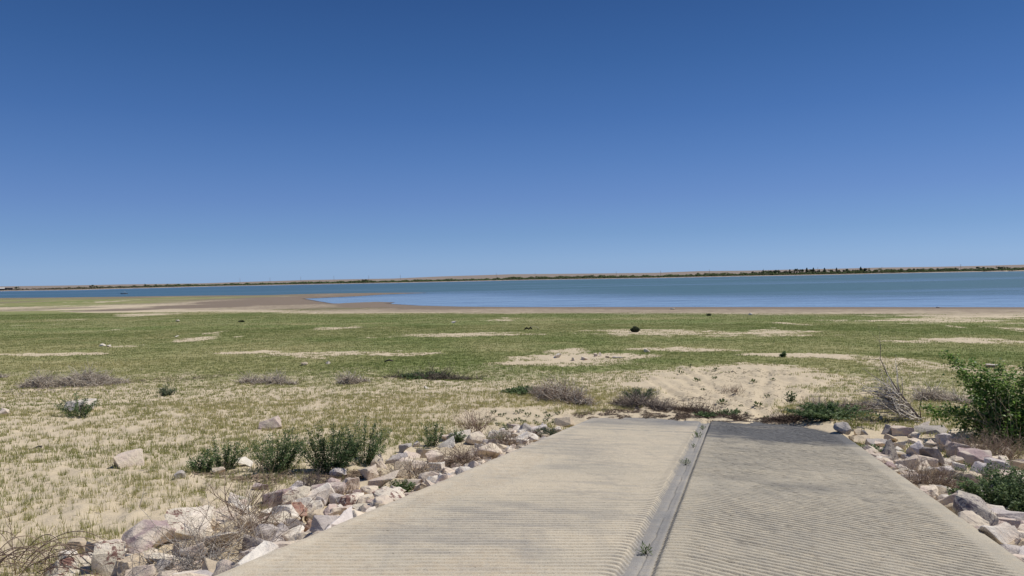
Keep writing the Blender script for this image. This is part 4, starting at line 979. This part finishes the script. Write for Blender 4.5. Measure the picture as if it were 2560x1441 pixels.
# ================================================================== LEAFY PLANTS
WG = [(0.11,0.17,0.06),(0.15,0.22,0.085),(0.075,0.12,0.05),(0.21,0.28,0.12)]
def weed(label, px, py, wpx, hpx, ns, lf, ll=0.028, cols=WG, name='leafy_weed', cat='weed', group='leafy weeds beside the riprap', mat=None, open_=1.0, lw=0.6):
    c = on_ground(px, py); D = np.linalg.norm(c-CP); w = wpx*D/F/2*(1.2 if wpx > 50 and hpx > 40 else 1); h = hpx*D/F
    root = empty(name, tuple(c), 0, label, cat, group); st = MB(); le = MB()
    for i in range(int(ns*(1.2 if hpx > 50 else 1))):
        a = random.uniform(0, 6.283); q = random.random()**.5*1.15; tx, ty = math.cos(a)*w*q, math.sin(a)*w*q*.8
        hh = h*random.uniform(.55, 1.05)*(1-.35*q*q); bx, by = tx*.35, ty*.35; pts = []
        n = 7; ph = random.uniform(0, 6)
        for j in range(n):
            t = j/(n-1); pts.append([bx+(tx-bx)*t**1.2*open_+.02*math.sin(ph+3*t), by+(ty-by)*t**1.2*open_, hh*t])
        st.tube(pts, np.linspace(.006, .0015, n)*max(1, h), (0.11,.12,.05), 3)
        for _ in range(int(lf*1.7)):
            t = random.random()**.9*.97+.03; s = t*(n-1); k = min(int(s), n-2); f = s-k; p = np.array(pts[k])*(1-f)+np.array(pts[k+1])*f
            d = np.array([random.gauss(0, 1), random.gauss(0, 1), random.gauss(.25, .5)]); off = random.uniform(0, .035)*(1.3-t*.6)*max(1, h*1.6)
            d /= np.linalg.norm(d); l = ll*random.uniform(.7, 1.6)
            le.leaf(p+d*off, d, [random.gauss(0, .5), random.gauss(0, .5), 1], l, l*lw, np.array(random.choice(cols))*random.uniform(.8, 1.2))
    st.build('stems', M_TWIG, root); le.build('foliage', mat or M_LEAF, root); return root
weed('leftmost of the four leafy weeds along the left riprap', 510, 1183, 66, 58, 24, 55)
weed('small leafy weed just right of the leftmost one', 564, 1172, 72, 84, 24, 50)
weed('broad leafy weed behind the pale grey slab', 688, 1180, 140, 110, 46, 62)
weed('darkest and densest leafy weed, above the pale grey rounded rock', 822, 1184, 120, 130, 50, 75, cols=[(0.07,.115,.045),(0.10,.155,.055),(0.05,.085,.035)])
weed('leafy weed leaning right beside the cream domed rock', 905, 1162, 130, 120, 46, 60)
weed('small weed growing over whitish stones on the far left sand', 190, 1040, 84, 56, 24, 34, .04, group='lone weeds on the sand')
weed('leafy sapling standing behind the pale smooth slab', 1078, 1116, 66, 76, 22, 34)
weed('green sprigs growing on the left ramp edge by the whitish rock', 985, 1232, 70, 30, 16, 26, group='sprigs at the ramp edge')
weed('dark green sprigs left of the wide cream rock', 1010, 1228, 50, 28, 14, 24, group='sprigs at the ramp edge')
weed('narrow-leaved green weed among the far left riprap', 1236, 1108, 60, 36, 24, 24, .05, lw=.22, group='sprigs at the ramp edge')
weed('green weed before the whitish rock in the far left riprap', 1144, 1106, 46, 34, 18, 24, group='sprigs at the ramp edge')
weed('two-leaved dark sprig left of the pyramid rock', 1264, 1082, 26, 22, 6, 12, .05, group='sprigs at the ramp edge')
weed('short dark green tuft on the far left ramp edge', 1366, 1090, 66, 24, 60, 12, .07, lw=.12, cols=[(0.05,.075,.04),(0.07,.10,.05)], group='sprigs at the ramp edge')
weed('green creeping sprigs at the right ramp edge by the layered slab', 2172, 1136, 80, 26, 24, 34, .035, group='sprigs at the ramp edge')
weed('small green sprig in the brown brush right of the ramp', 2388, 1222, 40, 30, 12, 24, group='sprigs at the ramp edge')
weed('dense low green weed on the near right riprap', 2518, 1296, 170, 96, 80, 110, .032, group='leafy weeds beside the riprap')
weed('leafy green weed strand above the large tan block', 2500, 1222, 130, 60, 30, 44, .03, group='leafy weeds beside the riprap')
weed('small bright bush on the bare sand right of the wheel ruts', 1976, 1002, 30, 26, 8, 16, .06, cols=[(0.08,.14,.04),(0.06,.11,.035)], group='lone weeds on the sand')
weed('low green vine over the twig mound, right of the bare sand', 2075, 1044, 190, 30, 90, 40, .05, cols=WG, group='green weeds at the wrack line')
weed('green weed patch behind the low dark twig mound', 1600, 995, 90, 28, 50, 34, .06, lw=.2, cols=[(0.07,.12,.05),(0.05,.09,.045)], group='green weeds at the wrack line')
weed('dark green weeds at the left end of the grey-brown twig mound', 1310, 985, 110, 14, 60, 30, .06, cols=WG, group='green weeds at the wrack line')
weed('green weeds over the thin twig litter line', 1060, 946, 130, 10, 50, 30, .08, cols=WG, group='green weeds at the wrack line')
weed('pale grey-green weed on the far left meadow', 415, 990, 44, 26, 26, 26, .06, cols=[(0.16,.2,.12),(0.13,.17,.10)], lw=.25, group='lone weeds on the sand')
weed('green weed on the small dark ridge before the joint strip', 1765, 1044, 50, 12, 24, 26, .04, cols=WG, group='green weeds at the wrack line')
weed('green weed on the litter ridge left of the first wheel rut', 1825, 1040, 60, 14, 26, 26, .04, cols=WG, group='green weeds at the wrack line')
weed('round dark bush alone on the far meadow', 1588, 832, 20, 13, 110, 60, .09, cols=[(0.09,.11,.06),(0.12,.14,.08)], name='round_bush', cat='bush', group='lone weeds on the sand')
weed('dark low weed on the edge of the far sand band', 604, 806, 12, 4, 30, 30, .12, cols=[(0.11,.13,.07)], group='lone weeds on the sand')
weed('dark green tuft on the far meadow, right of centre', 1772, 790, 11, 5, 30, 30, .12, cols=[(0.11,.14,.07)], group='lone weeds on the sand')
weed('small upright weed in the right-hand meadow sand streak', 1957, 893, 12, 14, 14, 24, .08, cols=[(0.12,.18,.07)], group='lone weeds on the sand')
def joint_weeds():
    root0 = None
    for i, (px, py, hpx, lab, n) in enumerate([(1614,1386,26,'green weed sprouting from the joint crack, nearest the camera',16),(1714,1163,16,'green weed sprouting midway along the joint crack',14),(1733,1120,12,'thin weed in the joint crack above the midway one',7),
                                   (1745,1094,16,'bushy green weed near the far end of the joint',16),(1757,1075,13,'last green weed at the far end of the joint',14)]):
        d = ray(px, py); P0_ = RP0-0.045*RN; t = ((P0_-CP)@RN)/(d@RN); c = CP+t*d; D = t; h = hpx*D/F
        root = empty('crack_weed', tuple(c), 0, lab, 'weed', 'weeds in the ramp joint'); le = MB(); st = MB()
        for k in range(n):
            a = random.uniform(0, 6.283); e = random.uniform(.3, 1.3); v = np.array([math.cos(a)*math.cos(e), math.sin(a)*math.cos(e), math.sin(e)]); tip = v*h*random.uniform(.5, 1)
            st.tube([[0, 0, 0], tip*.5+[0, 0, .004], tip], [.0022,.0016,.001], (0.13,.15,.05), 3)
            for q in range(4):
                le.leaf(tip*random.uniform(.35, 1), v+np.random.default_rng(k*9+q).normal(0, .5, 3), [0, 0, 1], h*.38, h*.11, random.choice([(0.12,.18,.05),(0.08,.13,.04),(0.16,.22,.07)]))
        st.build('stems', M_TWIG, root); le.build('foliage', M_LEAF, root)
joint_weeds()
# seedlings on the bare sand between the grass and the far left riprap
def seedlings():
    le = MB(); sc = MB()
    for k in range(7):
        a = k*0.9+.2; e = random.uniform(.25, .9); v = np.array([math.cos(a)*math.cos(e), math.sin(a)*math.cos(e), math.sin(e)])
        sc.tube([[0, 0, -.01], v*.05, v*.09], [.003,.0025,.0015], (.15,.14,.07), 3)
        for q in range(3): le.leaf(v*.05, v+np.array([random.gauss(0, .5) for _ in range(3)]), [0, 0, 1], .06, .028, random.choice([(0.10,.14,.05),(0.14,.17,.07)]))
    first = None
    spots = [(1218,1044),(1232,1052),(1255,1041),(1266,1048),(1280,1056),(1298,1047),(1310,1057),(1322,1040),(1334,1052),(1345,1044),(1340,1060),(1247,1064),(1262,1036),(1290,1036),(1306,1034),(1370,1046),(1382,1052),(1352,1070),(1330,1072),(1238,1034),
             (1378,1062),(1394,1036),(1200,1052),(1360,1034),(1362,1054),(1760,975),(1785,950),(1740,960),(1805,1010),(1850,1020),(1895,1015),(1920,990),(1700,940),(1722,925),(1880,960),(1935,955),(1865,1040),(1915,1035),(1790,930),(1845,925)]
    for i, (x, y) in enumerate(spots):
        c = on_ground(x+random.uniform(-4, 4), y)
        if first is None:
            first = root = empty('seedling', tuple(c)); sc.build('stems', M_TWIG, root); le.build('leaves', M_LEAF, root)
        else: root = copy_tree(first)
        root.location = tuple(c); root.rotation_euler = (0, 0, random.uniform(0, 6.28)); s = random.uniform(.6, 1.5)*(1.0 if i < 25 else 1.4); root.scale = (s, s, s)
        near = i < 25
        tag(root, 'tiny green seedling on the bare sand left of the ramp foot' if near else 'tiny green seedling on the rutted sand beyond the ramp foot', 'seedling', 'seedlings left of the ramp foot' if near else 'seedlings on the rutted sand')
seedlings()
# big green bush at the right frame edge
def big_bush():
    c = on_ground(2530, 1108); D = np.linalg.norm(c-CP); k = D/F
    root = empty('green_bush', tuple(c), 0, 'large glossy green leafy bush at the right frame edge', 'bush')
    fw = c[:2]/np.linalg.norm(c[:2]); rt = np.array([fw[1], -fw[0]]); st = MB(); le = MB()
    G = [(0.15,.26,.05),(0.21,.33,.075),(0.10,.185,.04),(0.28,.40,.11),(0.13,.22,.05)]
    def P(dx, dy, e=0.0): return np.array([rt[0]*dx*k+fw[0]*e, rt[1]*dx*k+fw[1]*e, dy*k])
    tips = [(-120,185,0),(-100,170,.2),(-90,150,-.1),(-70,165,.3),(-50,150,0),(-20,165,.3),(0,150,-.2),(30,170,.2),(60,180,0),(90,165,.2),(-80,120,.4),(-60,100,-.3),(-40,120,.2),(-160,62,0),(-140,50,.1),(-120,64,-.1),(-100,50,.2),
            (-90,30,-.2),(-60,60,-.3),(-40,40,-.3),(-20,90,-.2),(10,100,-.3),(40,110,-.2),(70,120,-.2),(100,110,.1),(-10,60,-.4),(30,60,-.4),(60,70,-.4),(-30,20,-.4),(0,25,-.5),(110,60,0),(80,30,-.3),(130,140,.2),(20,130,.5),(-30,140,.6),(60,130,.6),(-70,75,.5),(-60,20,-.2),(-15,120,0),(-70,10,-.5),(-45,8,-.7),(-20,8,-.8),(10,15,-.8),(40,20,-.7),(60,40,-.6),(-10,40,-.8),(25,35,-.7),(-35,35,-.6),(0,70,-.6),(35,80,-.5),(-30,70,-.4),(45,150,0),(90,90,-.3),(-55,130,0)]
    for i, (dx, dy, e) in enumerate(tips):
        b = P(random.uniform(-25, 40), 0, random.gauss(0, .12)); t = P(dx, dy, e*1.2); pts = []
        for j in range(7):
            f = j/6; q = b*(1-f)+t*f; q[2] += k*18*math.sin(math.pi*f)*(1 if dy < 80 else .4); pts.append(q)
        st.tube(pts, np.linspace(.014, .003, 7), (0.17,.135,.09), 4)
        for _ in range(330):
            f = random.random()**.7*.8+.2; s = f*6; a = min(int(s), 5); g = s-a; p = pts[a]*(1-g)+pts[a+1]*g
            off = np.array([random.gauss(0, 1), random.gauss(0, 1), random.gauss(0, 1)])*(.12 if f < .85 else .06)
            d = np.array([random.gauss(0, 1), random.gauss(0, 1), random.gauss(-.2, .5)]); l = random.uniform(.045, .085)
            le.leaf(p+off, d, [random.gauss(0, .6), random.gauss(0, .6), 1], l, l*.85, np.array(random.choice(G))*random.uniform(.8, 1.25), .1)
    for i in range(14):
        twig(st, P(random.uniform(-60, 60), random.uniform(0, 60), random.uniform(-.5, 0)), [random.gauss(0, .5), random.gauss(0, .5), 1], random.uniform(.2, .6), .004, [(0.42,.36,.28),(.3,.25,.19)], 4, .5, 1)
    st.build('stems', M_TWIG, root); le.build('foliage', M_GLOSS, root)
big_bush()
# ================================================================== ODD THINGS ON THE FIELD AND SHORE
def driftwood(label, pts, rad, col, name='driftwood', group='driftwood and snags'):
    """pts: (px, py_ground, height in px)"""
    P = []
    for px, py, h in pts:
        g = on_ground(px, py); D = np.linalg.norm(g-CP); P.append(g+np.array([0, 0, h*D/F]))
    P = np.array(P); o = P[0].copy(); mb = MB(); mb.tube(P-o, rad, col, 6); ob = mb.build(name, M_TWIG); ob.location = tuple(o); tag(ob, label, 'driftwood', group)
driftwood('dark forked snag lying on the far meadow', [(1311,825,2),(1317,825,6),(1322,825,2),(1326,825,7),(1330,825,2)], [.05,.09,.07,.1,.05], (0.03,.025,.022))
driftwood('pale curved branch arching beside the dark snag', [(1326,824,6),(1332,824,8),(1340,824,7),(1346,824,3),(1348,824,-1)], [.02,.02,.018,.015,.01], (0.55,.5,.4))
driftwood('white log on the brown shore mud right of centre', [(1676,774,1),(1686,774,1.5)], [.14,.16], (0.6,.55,.45))
driftwood('pale log at the waterline near the right side', [(2340,770,1),(2349,770,1)], [.10,.12], (0.45,.4,.33))
driftwood('dark crooked twig lying on the rutted sand', [(1812,933,1),(1822,934,1),(1832,931,2),(1842,936,0)], [.02,.022,.018,.01], (0.12,.09,.07))
driftwood('dark branch piece in the meadow behind the small twig heap', [(962,906,1),(974,907,3),(986,906,1)], [.03,.05,.03], (0.10,.08,.07))
driftwood('small dark wooden stub with a thin stick on the left sand', [(56,1120,1),(80,1119,2),(97,1117,4),(104,1117,4)], [.006,.008,.02,.025], (0.10,.085,.08))
driftwood('weathered grey split plank on the near left riprap', [(291,1402,12),(315,1408,12),(345,1416,12),(372,1428,12)], [.012,.02,.026,.02], (0.33,.34,.36))
driftwood('pale bent branch crossing the near left brush', [(520,1421,8),(560,1385,14),(600,1345,18),(640,1300,20)], [.012,.012,.011,.008], (0.50,.43,.34))
def pontoon_boat():
    c = at_z(311, 735.5); th = math.atan2(c[0], c[1]); o = empty('pontoon_boat', tuple(c), -th+R(6), 'small canopied motor boat moored on the left part of the lake', 'boat')
    def m(name, col, rough=.5):
        mt, n, b, _ = new_mat(name); tc = node(n, 'ShaderNodeTexCoord'); f = noise(n, tc.outputs['Object'], 6, 3)
        n.links.new(mixc(n, f, col, tuple(v*.75 for v in col)), b.inputs['Base Color']); b.inputs['Roughness'].default_value = rough; return mt
    hull = MB(); prof = [(-2.3, .75, .55), (-1.2, .85, .5), (.6, .85, .52), (1.7, .55, .62), (2.4, .05, .78)]
    V = []; 
    for x, w, z in prof: V += [[x, -w, z], [x, -w*.7, -.15], [x, w*.7, -.15], [x, w, z]]
    Fc = [(i*4+j, (i+1)*4+j, (i+1)*4+j+1, i*4+j+1) for i in range(4) for j in range(3)]+[(0, 1, 2, 3), (19, 18, 17, 16)]+[(i*4+3, (i+1)*4+3, (i+1)*4, i*4) for i in range(4)]
    hull.add(V, Fc, (1,1,1)); hull.build('hull', m('dark_hull_paint', (0.02,.022,.03), .35), o)
    def bx(name, mt, x0, x1, y0, y1, z0, z1):
        b = MB(); V = [[x, y, z] for x in (x0, x1) for y in (y0, y1) for z in (z0, z1)]
        b.add(V, [(0,1,3,2),(4,6,7,5),(0,4,5,1),(2,3,7,6),(0,2,6,4),(1,5,7,3)]); b.build(name, mt, o)
    wh = m('white_paint', (.75,.75,.73)); bx('console', wh, -.5, .5, -.45, .45, .5, 1.1); bx('windscreen', m('dark_glass', (.03,.04,.05), .1), .5, .56, -.5, .5, 1.0, 1.35)
    bx('canopy', wh, -1.5, .7, -.8, .8, 1.72, 1.82); bx('outboard_motor', m('black_cowl', (.015,.015,.017)), -2.75, -2.35, -.2, .2, .1, 1.0)
    al = m('aluminium_tube', (.5,.5,.5))
    for x in (-1.4, .6):
        for y in (-.75, .75):
            b = MB(); b.tube([[x, y, .5], [x, y, 1.73]], .03, (1,1,1), 5); b.build('canopy_post', al, o)
pontoon_boat()
# ================================================================== FAR SHORE
def far_point(px, extra=0.0, elev=None):
    d = ray(px, 700); th = math.atan2(d[0], d[1]); r = far_r(th)+extra
    x, y = r*math.sin(th), r*math.cos(th); z = float(H(np.array([x]), np.array([y]))[0]); return np.array([x, y, z]), th
def build_treeline():
    V, C = [], []; fr = []
    N = 42000
    px = rng.uniform(-120, 2700, N); den = np.interp(px, [0, 60, 110, 130, 430, 520, 700, 2560], [0.05, .12, .25, .6, .85, 1, 1, 1]); k = rng.uniform(0, 1, N) < den; px = px[k]; n = len(px)
    ex = rng.uniform(22, 95, n); D = np.array([CM @ np.array([(p-PW/2)/F, (PH/2-700)/F, -1.0]) for p in px]); th = np.arctan2(D[:, 0], D[:, 1]); r = far_r(th)+ex
    x, y = r*np.sin(th), r*np.cos(th); z = H(x, y)
    hmax = np.interp(px, [0, 400, 700, 1100, 1640, 1900, 2560], [2.2, 3.0, 3.4, 3.8, 4.8, 5.4, 5.6])*(0.55+0.9*vn(px*0.11, px*0, 3))*(0.75+.5*vn(px*.02, px*0+4, 6))
    zz = z+rng.uniform(0, 1, n)**0.8*hmax*(0.35+0.65*sst(20, 60, ex)); s = rng.uniform(.5, 1.5, n)
    p = np.stack([x, y, zz], -1)
    q = rng.normal(0, 1, (n, 4, 3)); q *= s[:, None, None]; q[:, :, 2] *= .6
    V = (p[:, None, :]+q).reshape(-1, 3)
    idx = np.arange(n)[:, None]*4; T = np.concatenate([idx+np.array([[0, 1, 2]]), idx+np.array([[0, 2, 3]]), idx+np.array([[0, 3, 1]]), idx+np.array([[1, 3, 2]])])
    m = rng.uniform(0, 1, (n, 1)); lft = sst(600, 100, px)[:, None]
    col = np.array([0.085,.125,.05])*(1-m)+np.array([0.15,.185,.08])*m; col = col*(1-lft)+(np.array([.19,.155,.11])*(1-m)+np.array([.13,.13,.085])*m)*lft
    C = np.repeat(col, 4, 0)
    tag(mesh_np('far_shrubs', V, T, None, M_FAR, C), 'continuous band of green shrubs along the far shore', 'shrubs', kind='stuff')
build_treeline()
def far_tree_mesh(kind, seed):
    r_ = np.random.default_rng(seed); tr = MB(); tr.tube([[0, 0, 0], [0, 0, 4.0], [0, 0, 7.5]], [.28,.2,.06], (.09,.07,.05), 5)
    n = 520 if kind == 'round' else 420; cr = MB(); lob = [(r_.normal(0, 1.3), r_.normal(0, 1.3), r_.uniform(3.5, 7), r_.uniform(1.1, 2.0)) for _ in range(8)]
    for i in range(n):
        if kind == 'cone':
            t = r_.uniform(0, 1)**.8; rad = 2.3*(1-t)**.8+.12; a = r_.uniform(0, 6.28); q = rad*r_.uniform(.3, 1)**.5*(.75+.4*math.sin(t*26)); p = np.array([math.cos(a)*q, math.sin(a)*q, 1.0+t*8])
        else:
            l = lob[r_.integers(8)]; v = r_.normal(0, 1, 3); v /= np.linalg.norm(v); p = np.array(l[:3])+v*l[3]*r_.uniform(.5, 1)
        d = r_.normal(0, 1, 3); cr.leaf(p, d, r_.normal(0, 1, 3), r_.uniform(.5, 1.0), r_.uniform(.4, .7), np.array([0.06,.088,.052])*r_.uniform(.6, 1.6) if kind == 'cone' else np.array([0.075,.105,.055])*r_.uniform(.6, 1.6))
    return tr, cr
def far_trees():
    protos = {}
    def make(kind, i):
        tr, cr = far_tree_mesh(kind, i); o = empty('juniper_tree' if kind == 'cone' else 'broadleaf_tree', (0, 0, 0)); tr.build('trunk', M_FAR, o); cr.build('crown', M_FAR, o); return o
    P = [make('cone', 1), make('cone', 2), make('round', 3), make('round', 4)]; used = [False]*4
    def put(px, k, hpx, label, group, ex=70):
        c, th = far_point(px, ex); o = P[k] if not used[k] else copy_tree(P[k]); used[k] = True
        D = np.hypot(c[0], c[1]); s = hpx*D/F/8.5; o.location = (c[0], c[1], c[2]-.3); o.scale = (s*random.uniform(1.0, 1.5), s*1.2, s); o.rotation_euler = (0, 0, random.uniform(0, 6.28)); tag(o, label, 'tree', group)
    xs = [1901,1904,1911,1918,1924,1930,1935,1939,1945,1950,1954,1960,1964,1969,1974,1979,1985,1990,1995,2000,2007,2013,2019,2026,2031,2036,2044,2052,2059,2066,2074,2082,2090,2098,2106,2113,2119,2124,2130,2136,2144,2150,2156,2162,2168]
    for i, x in enumerate(xs):
        put(x+random.uniform(-4, 4), random.choice([0, 1, 2, 3, 3, 2]), random.choice([8, 9, 10, 11, 12, 13.5])+random.uniform(-1, 1), 'dark tree in the dense grove on the far shore', 'dark grove on the far right shore', random.uniform(55, 110))
    for i, x in enumerate([2187,2193,2205,2216,2228,2238,2246,2252,2270,2278,2285,2296,2302,2308,2317,2325,2334,2345,2352,2358,2371,2378,2390,2446,2460,2498,2504,2512,2520]):
        put(x, random.choice([0, 2, 3, 2, 3]), random.uniform(6, 9.5), 'scattered dark tree rising above the shrubs on the far right shore', 'scattered trees on the far right shore', random.uniform(55, 100))
    for x, h, lab in [(1696,7,'lone small tree above the shrubs left of the dark grove'),(1728,7,'small tree above the far shrubs, nearest the first tall pole'),(1883,10,'brownish lone tree just left of the dark grove'),(907,9,'left of a pair of small dark trees on the far shore'),(916,9,'right of a pair of small dark trees on the far shore'),
                      (230,9,'taller lone tree above the far left shrubs'),(241,7,'small tree right of the tall far left one'),(252,6,'lowest of three small trees on the far left shore'),(40,8,'dark bushy tree near the far left building'),(294,5,'small dark tree right of the three far left ones')]:
        put(x, 2 if h < 9 else 3, h, lab, None, 60)
    for k in range(4):
        if not used[k]: put(2530+k*6, k, 9, 'tree at the far right end of the far shore', 'trees at the right end')
far_trees()
def poles():
    mt, n, b, _ = new_mat('hazed_pole'); tc = node(n, 'ShaderNodeTexCoord'); n.links.new(mixc(n, noise(n, tc.outputs['Object'], 3, 3), (.22,.21,.20), (.30,.28,.26)), b.inputs['Base Color']); b.inputs['Roughness'].default_value = .9  # pole colour lightened to stand in for distance haze
    o = empty('transmission_pole', (0, 0, 0))
    for y in (-2.2, 2.2):
        m_ = MB(); m_.tube([[0, y, -2], [0, y, 18.5]], [.24,.18], (1,1,1), 6); m_.build('pole', mt, o)
    m_ = MB(); m_.tube([[0, -5.2, 15.6], [0, 5.2, 15.6]], .16, (1,1,1), 4); m_.build('crossarm', mt, o)
    m_ = MB(); m_.tube([[0, -2.2, 9], [0, 2.2, 15]], .1, (1,1,1), 4); m_.tube([[0, 2.2, 9], [0, -2.2, 15]], .1, (1,1,1), 4); m_.build('cross_brace', mt, o)
    first = True
    spots = [(600,1500,1.0),(675,1500,1.0),(752,1450,1.0),(835,1400,1.05),(922,1300,1.0),(1001,1200,1.0),(1241,900,.9),(1338,800,.8),(1541,620,.8),(1652,560,.8),(1774,480,.8),(1909,400,.75),(2045,260,.8),(2205,300,.7),(2402,260,.85)]
    names = ['leftmost','second','third','fourth','fifth','sixth','seventh','eighth','ninth','tenth','eleventh','twelfth','thirteenth','fourteenth','rightmost']
    for (px, ex, s), w in zip(spots, names):
        c, th = far_point(px, ex); q = o if first else copy_tree(o); first = False
        q.location = tuple(c); q.rotation_euler = (0, 0, -th+R(12)); q.scale = (s, s, s); tag(q, '%s wooden transmission pole from the left on the far ridge' % w if w not in ('leftmost','rightmost') else '%s wooden transmission pole on the far ridge' % w, 'power pole', 'transmission poles along the far ridge')
poles()
def far_building():
    c, th = far_point(-2, 30); o = empty('shore_building', tuple(c), -th, 'white-roofed building at the far left end of the far shore', 'building')
    def m(name, col):
        mt, n, b, _ = new_mat(name); tc = node(n, 'ShaderNodeTexCoord'); n.links.new(mixc(n, noise(n, tc.outputs['Object'], .8, 3), col, tuple(v*.8 for v in col)), b.inputs['Base Color']); return mt
    def bx(name, mt, x0, x1, y0, y1, z0, z1):
        b = MB(); V = [[x, y, z] for x in (x0, x1) for y in (y0, y1) for z in (z0, z1)]; b.add(V, [(0,1,3,2),(4,6,7,5),(0,4,5,1),(2,3,7,6),(0,2,6,4),(1,5,7,3)]); b.build(name, mt, o)
    bx('wall', m('dim_wall', (.16,.14,.12)), -12, 7, 0, 8, -.5, 3.0)
    r = MB(); r.add([[-13, -1, 3], [8, -1, 3], [8, 9, 3], [-13, 9, 3], [-13, 4, 4.8], [8, 4, 4.8]], [(0, 1, 5, 4), (2, 3, 4, 5), (0, 4, 3), (1, 2, 5), (0, 3, 2, 1)]); r.build('roof', m('white_metal_roof', (.75,.75,.74)), o)
    bx('door', m('dark_door', (.04,.04,.05)), -4, -1.5, -.06, 0.02, -.3, 2.3)
    for i, (px, w, lab) in enumerate([(12, 4, 'small dark shed right of the white-roofed building'), (21, 7, 'long low dark shed on the far left shore')]):
        c, th = far_point(px, 120); s = empty('dark_shed', tuple(c+np.array([0, 0, .6])), -th, lab, 'shed', 'dark sheds on the far left shore'); o = s
        bx('wall', m('dark_wall', (.06,.05,.055)), -w*.9, w*.9, 0, 4, -1, 2.6)
        r = MB(); r.add([[-w, -.4, 2.6], [w, -.4, 2.6], [w, 4.4, 2.6], [-w, 4.4, 2.6], [-w, 2, 3.4], [w, 2, 3.4]], [(0, 1, 5, 4), (2, 3, 4, 5), (0, 4, 3), (1, 2, 5), (0, 3, 2, 1)]); r.build('roof', m('dark_roof', (.07,.06,.065)), o)
far_building()
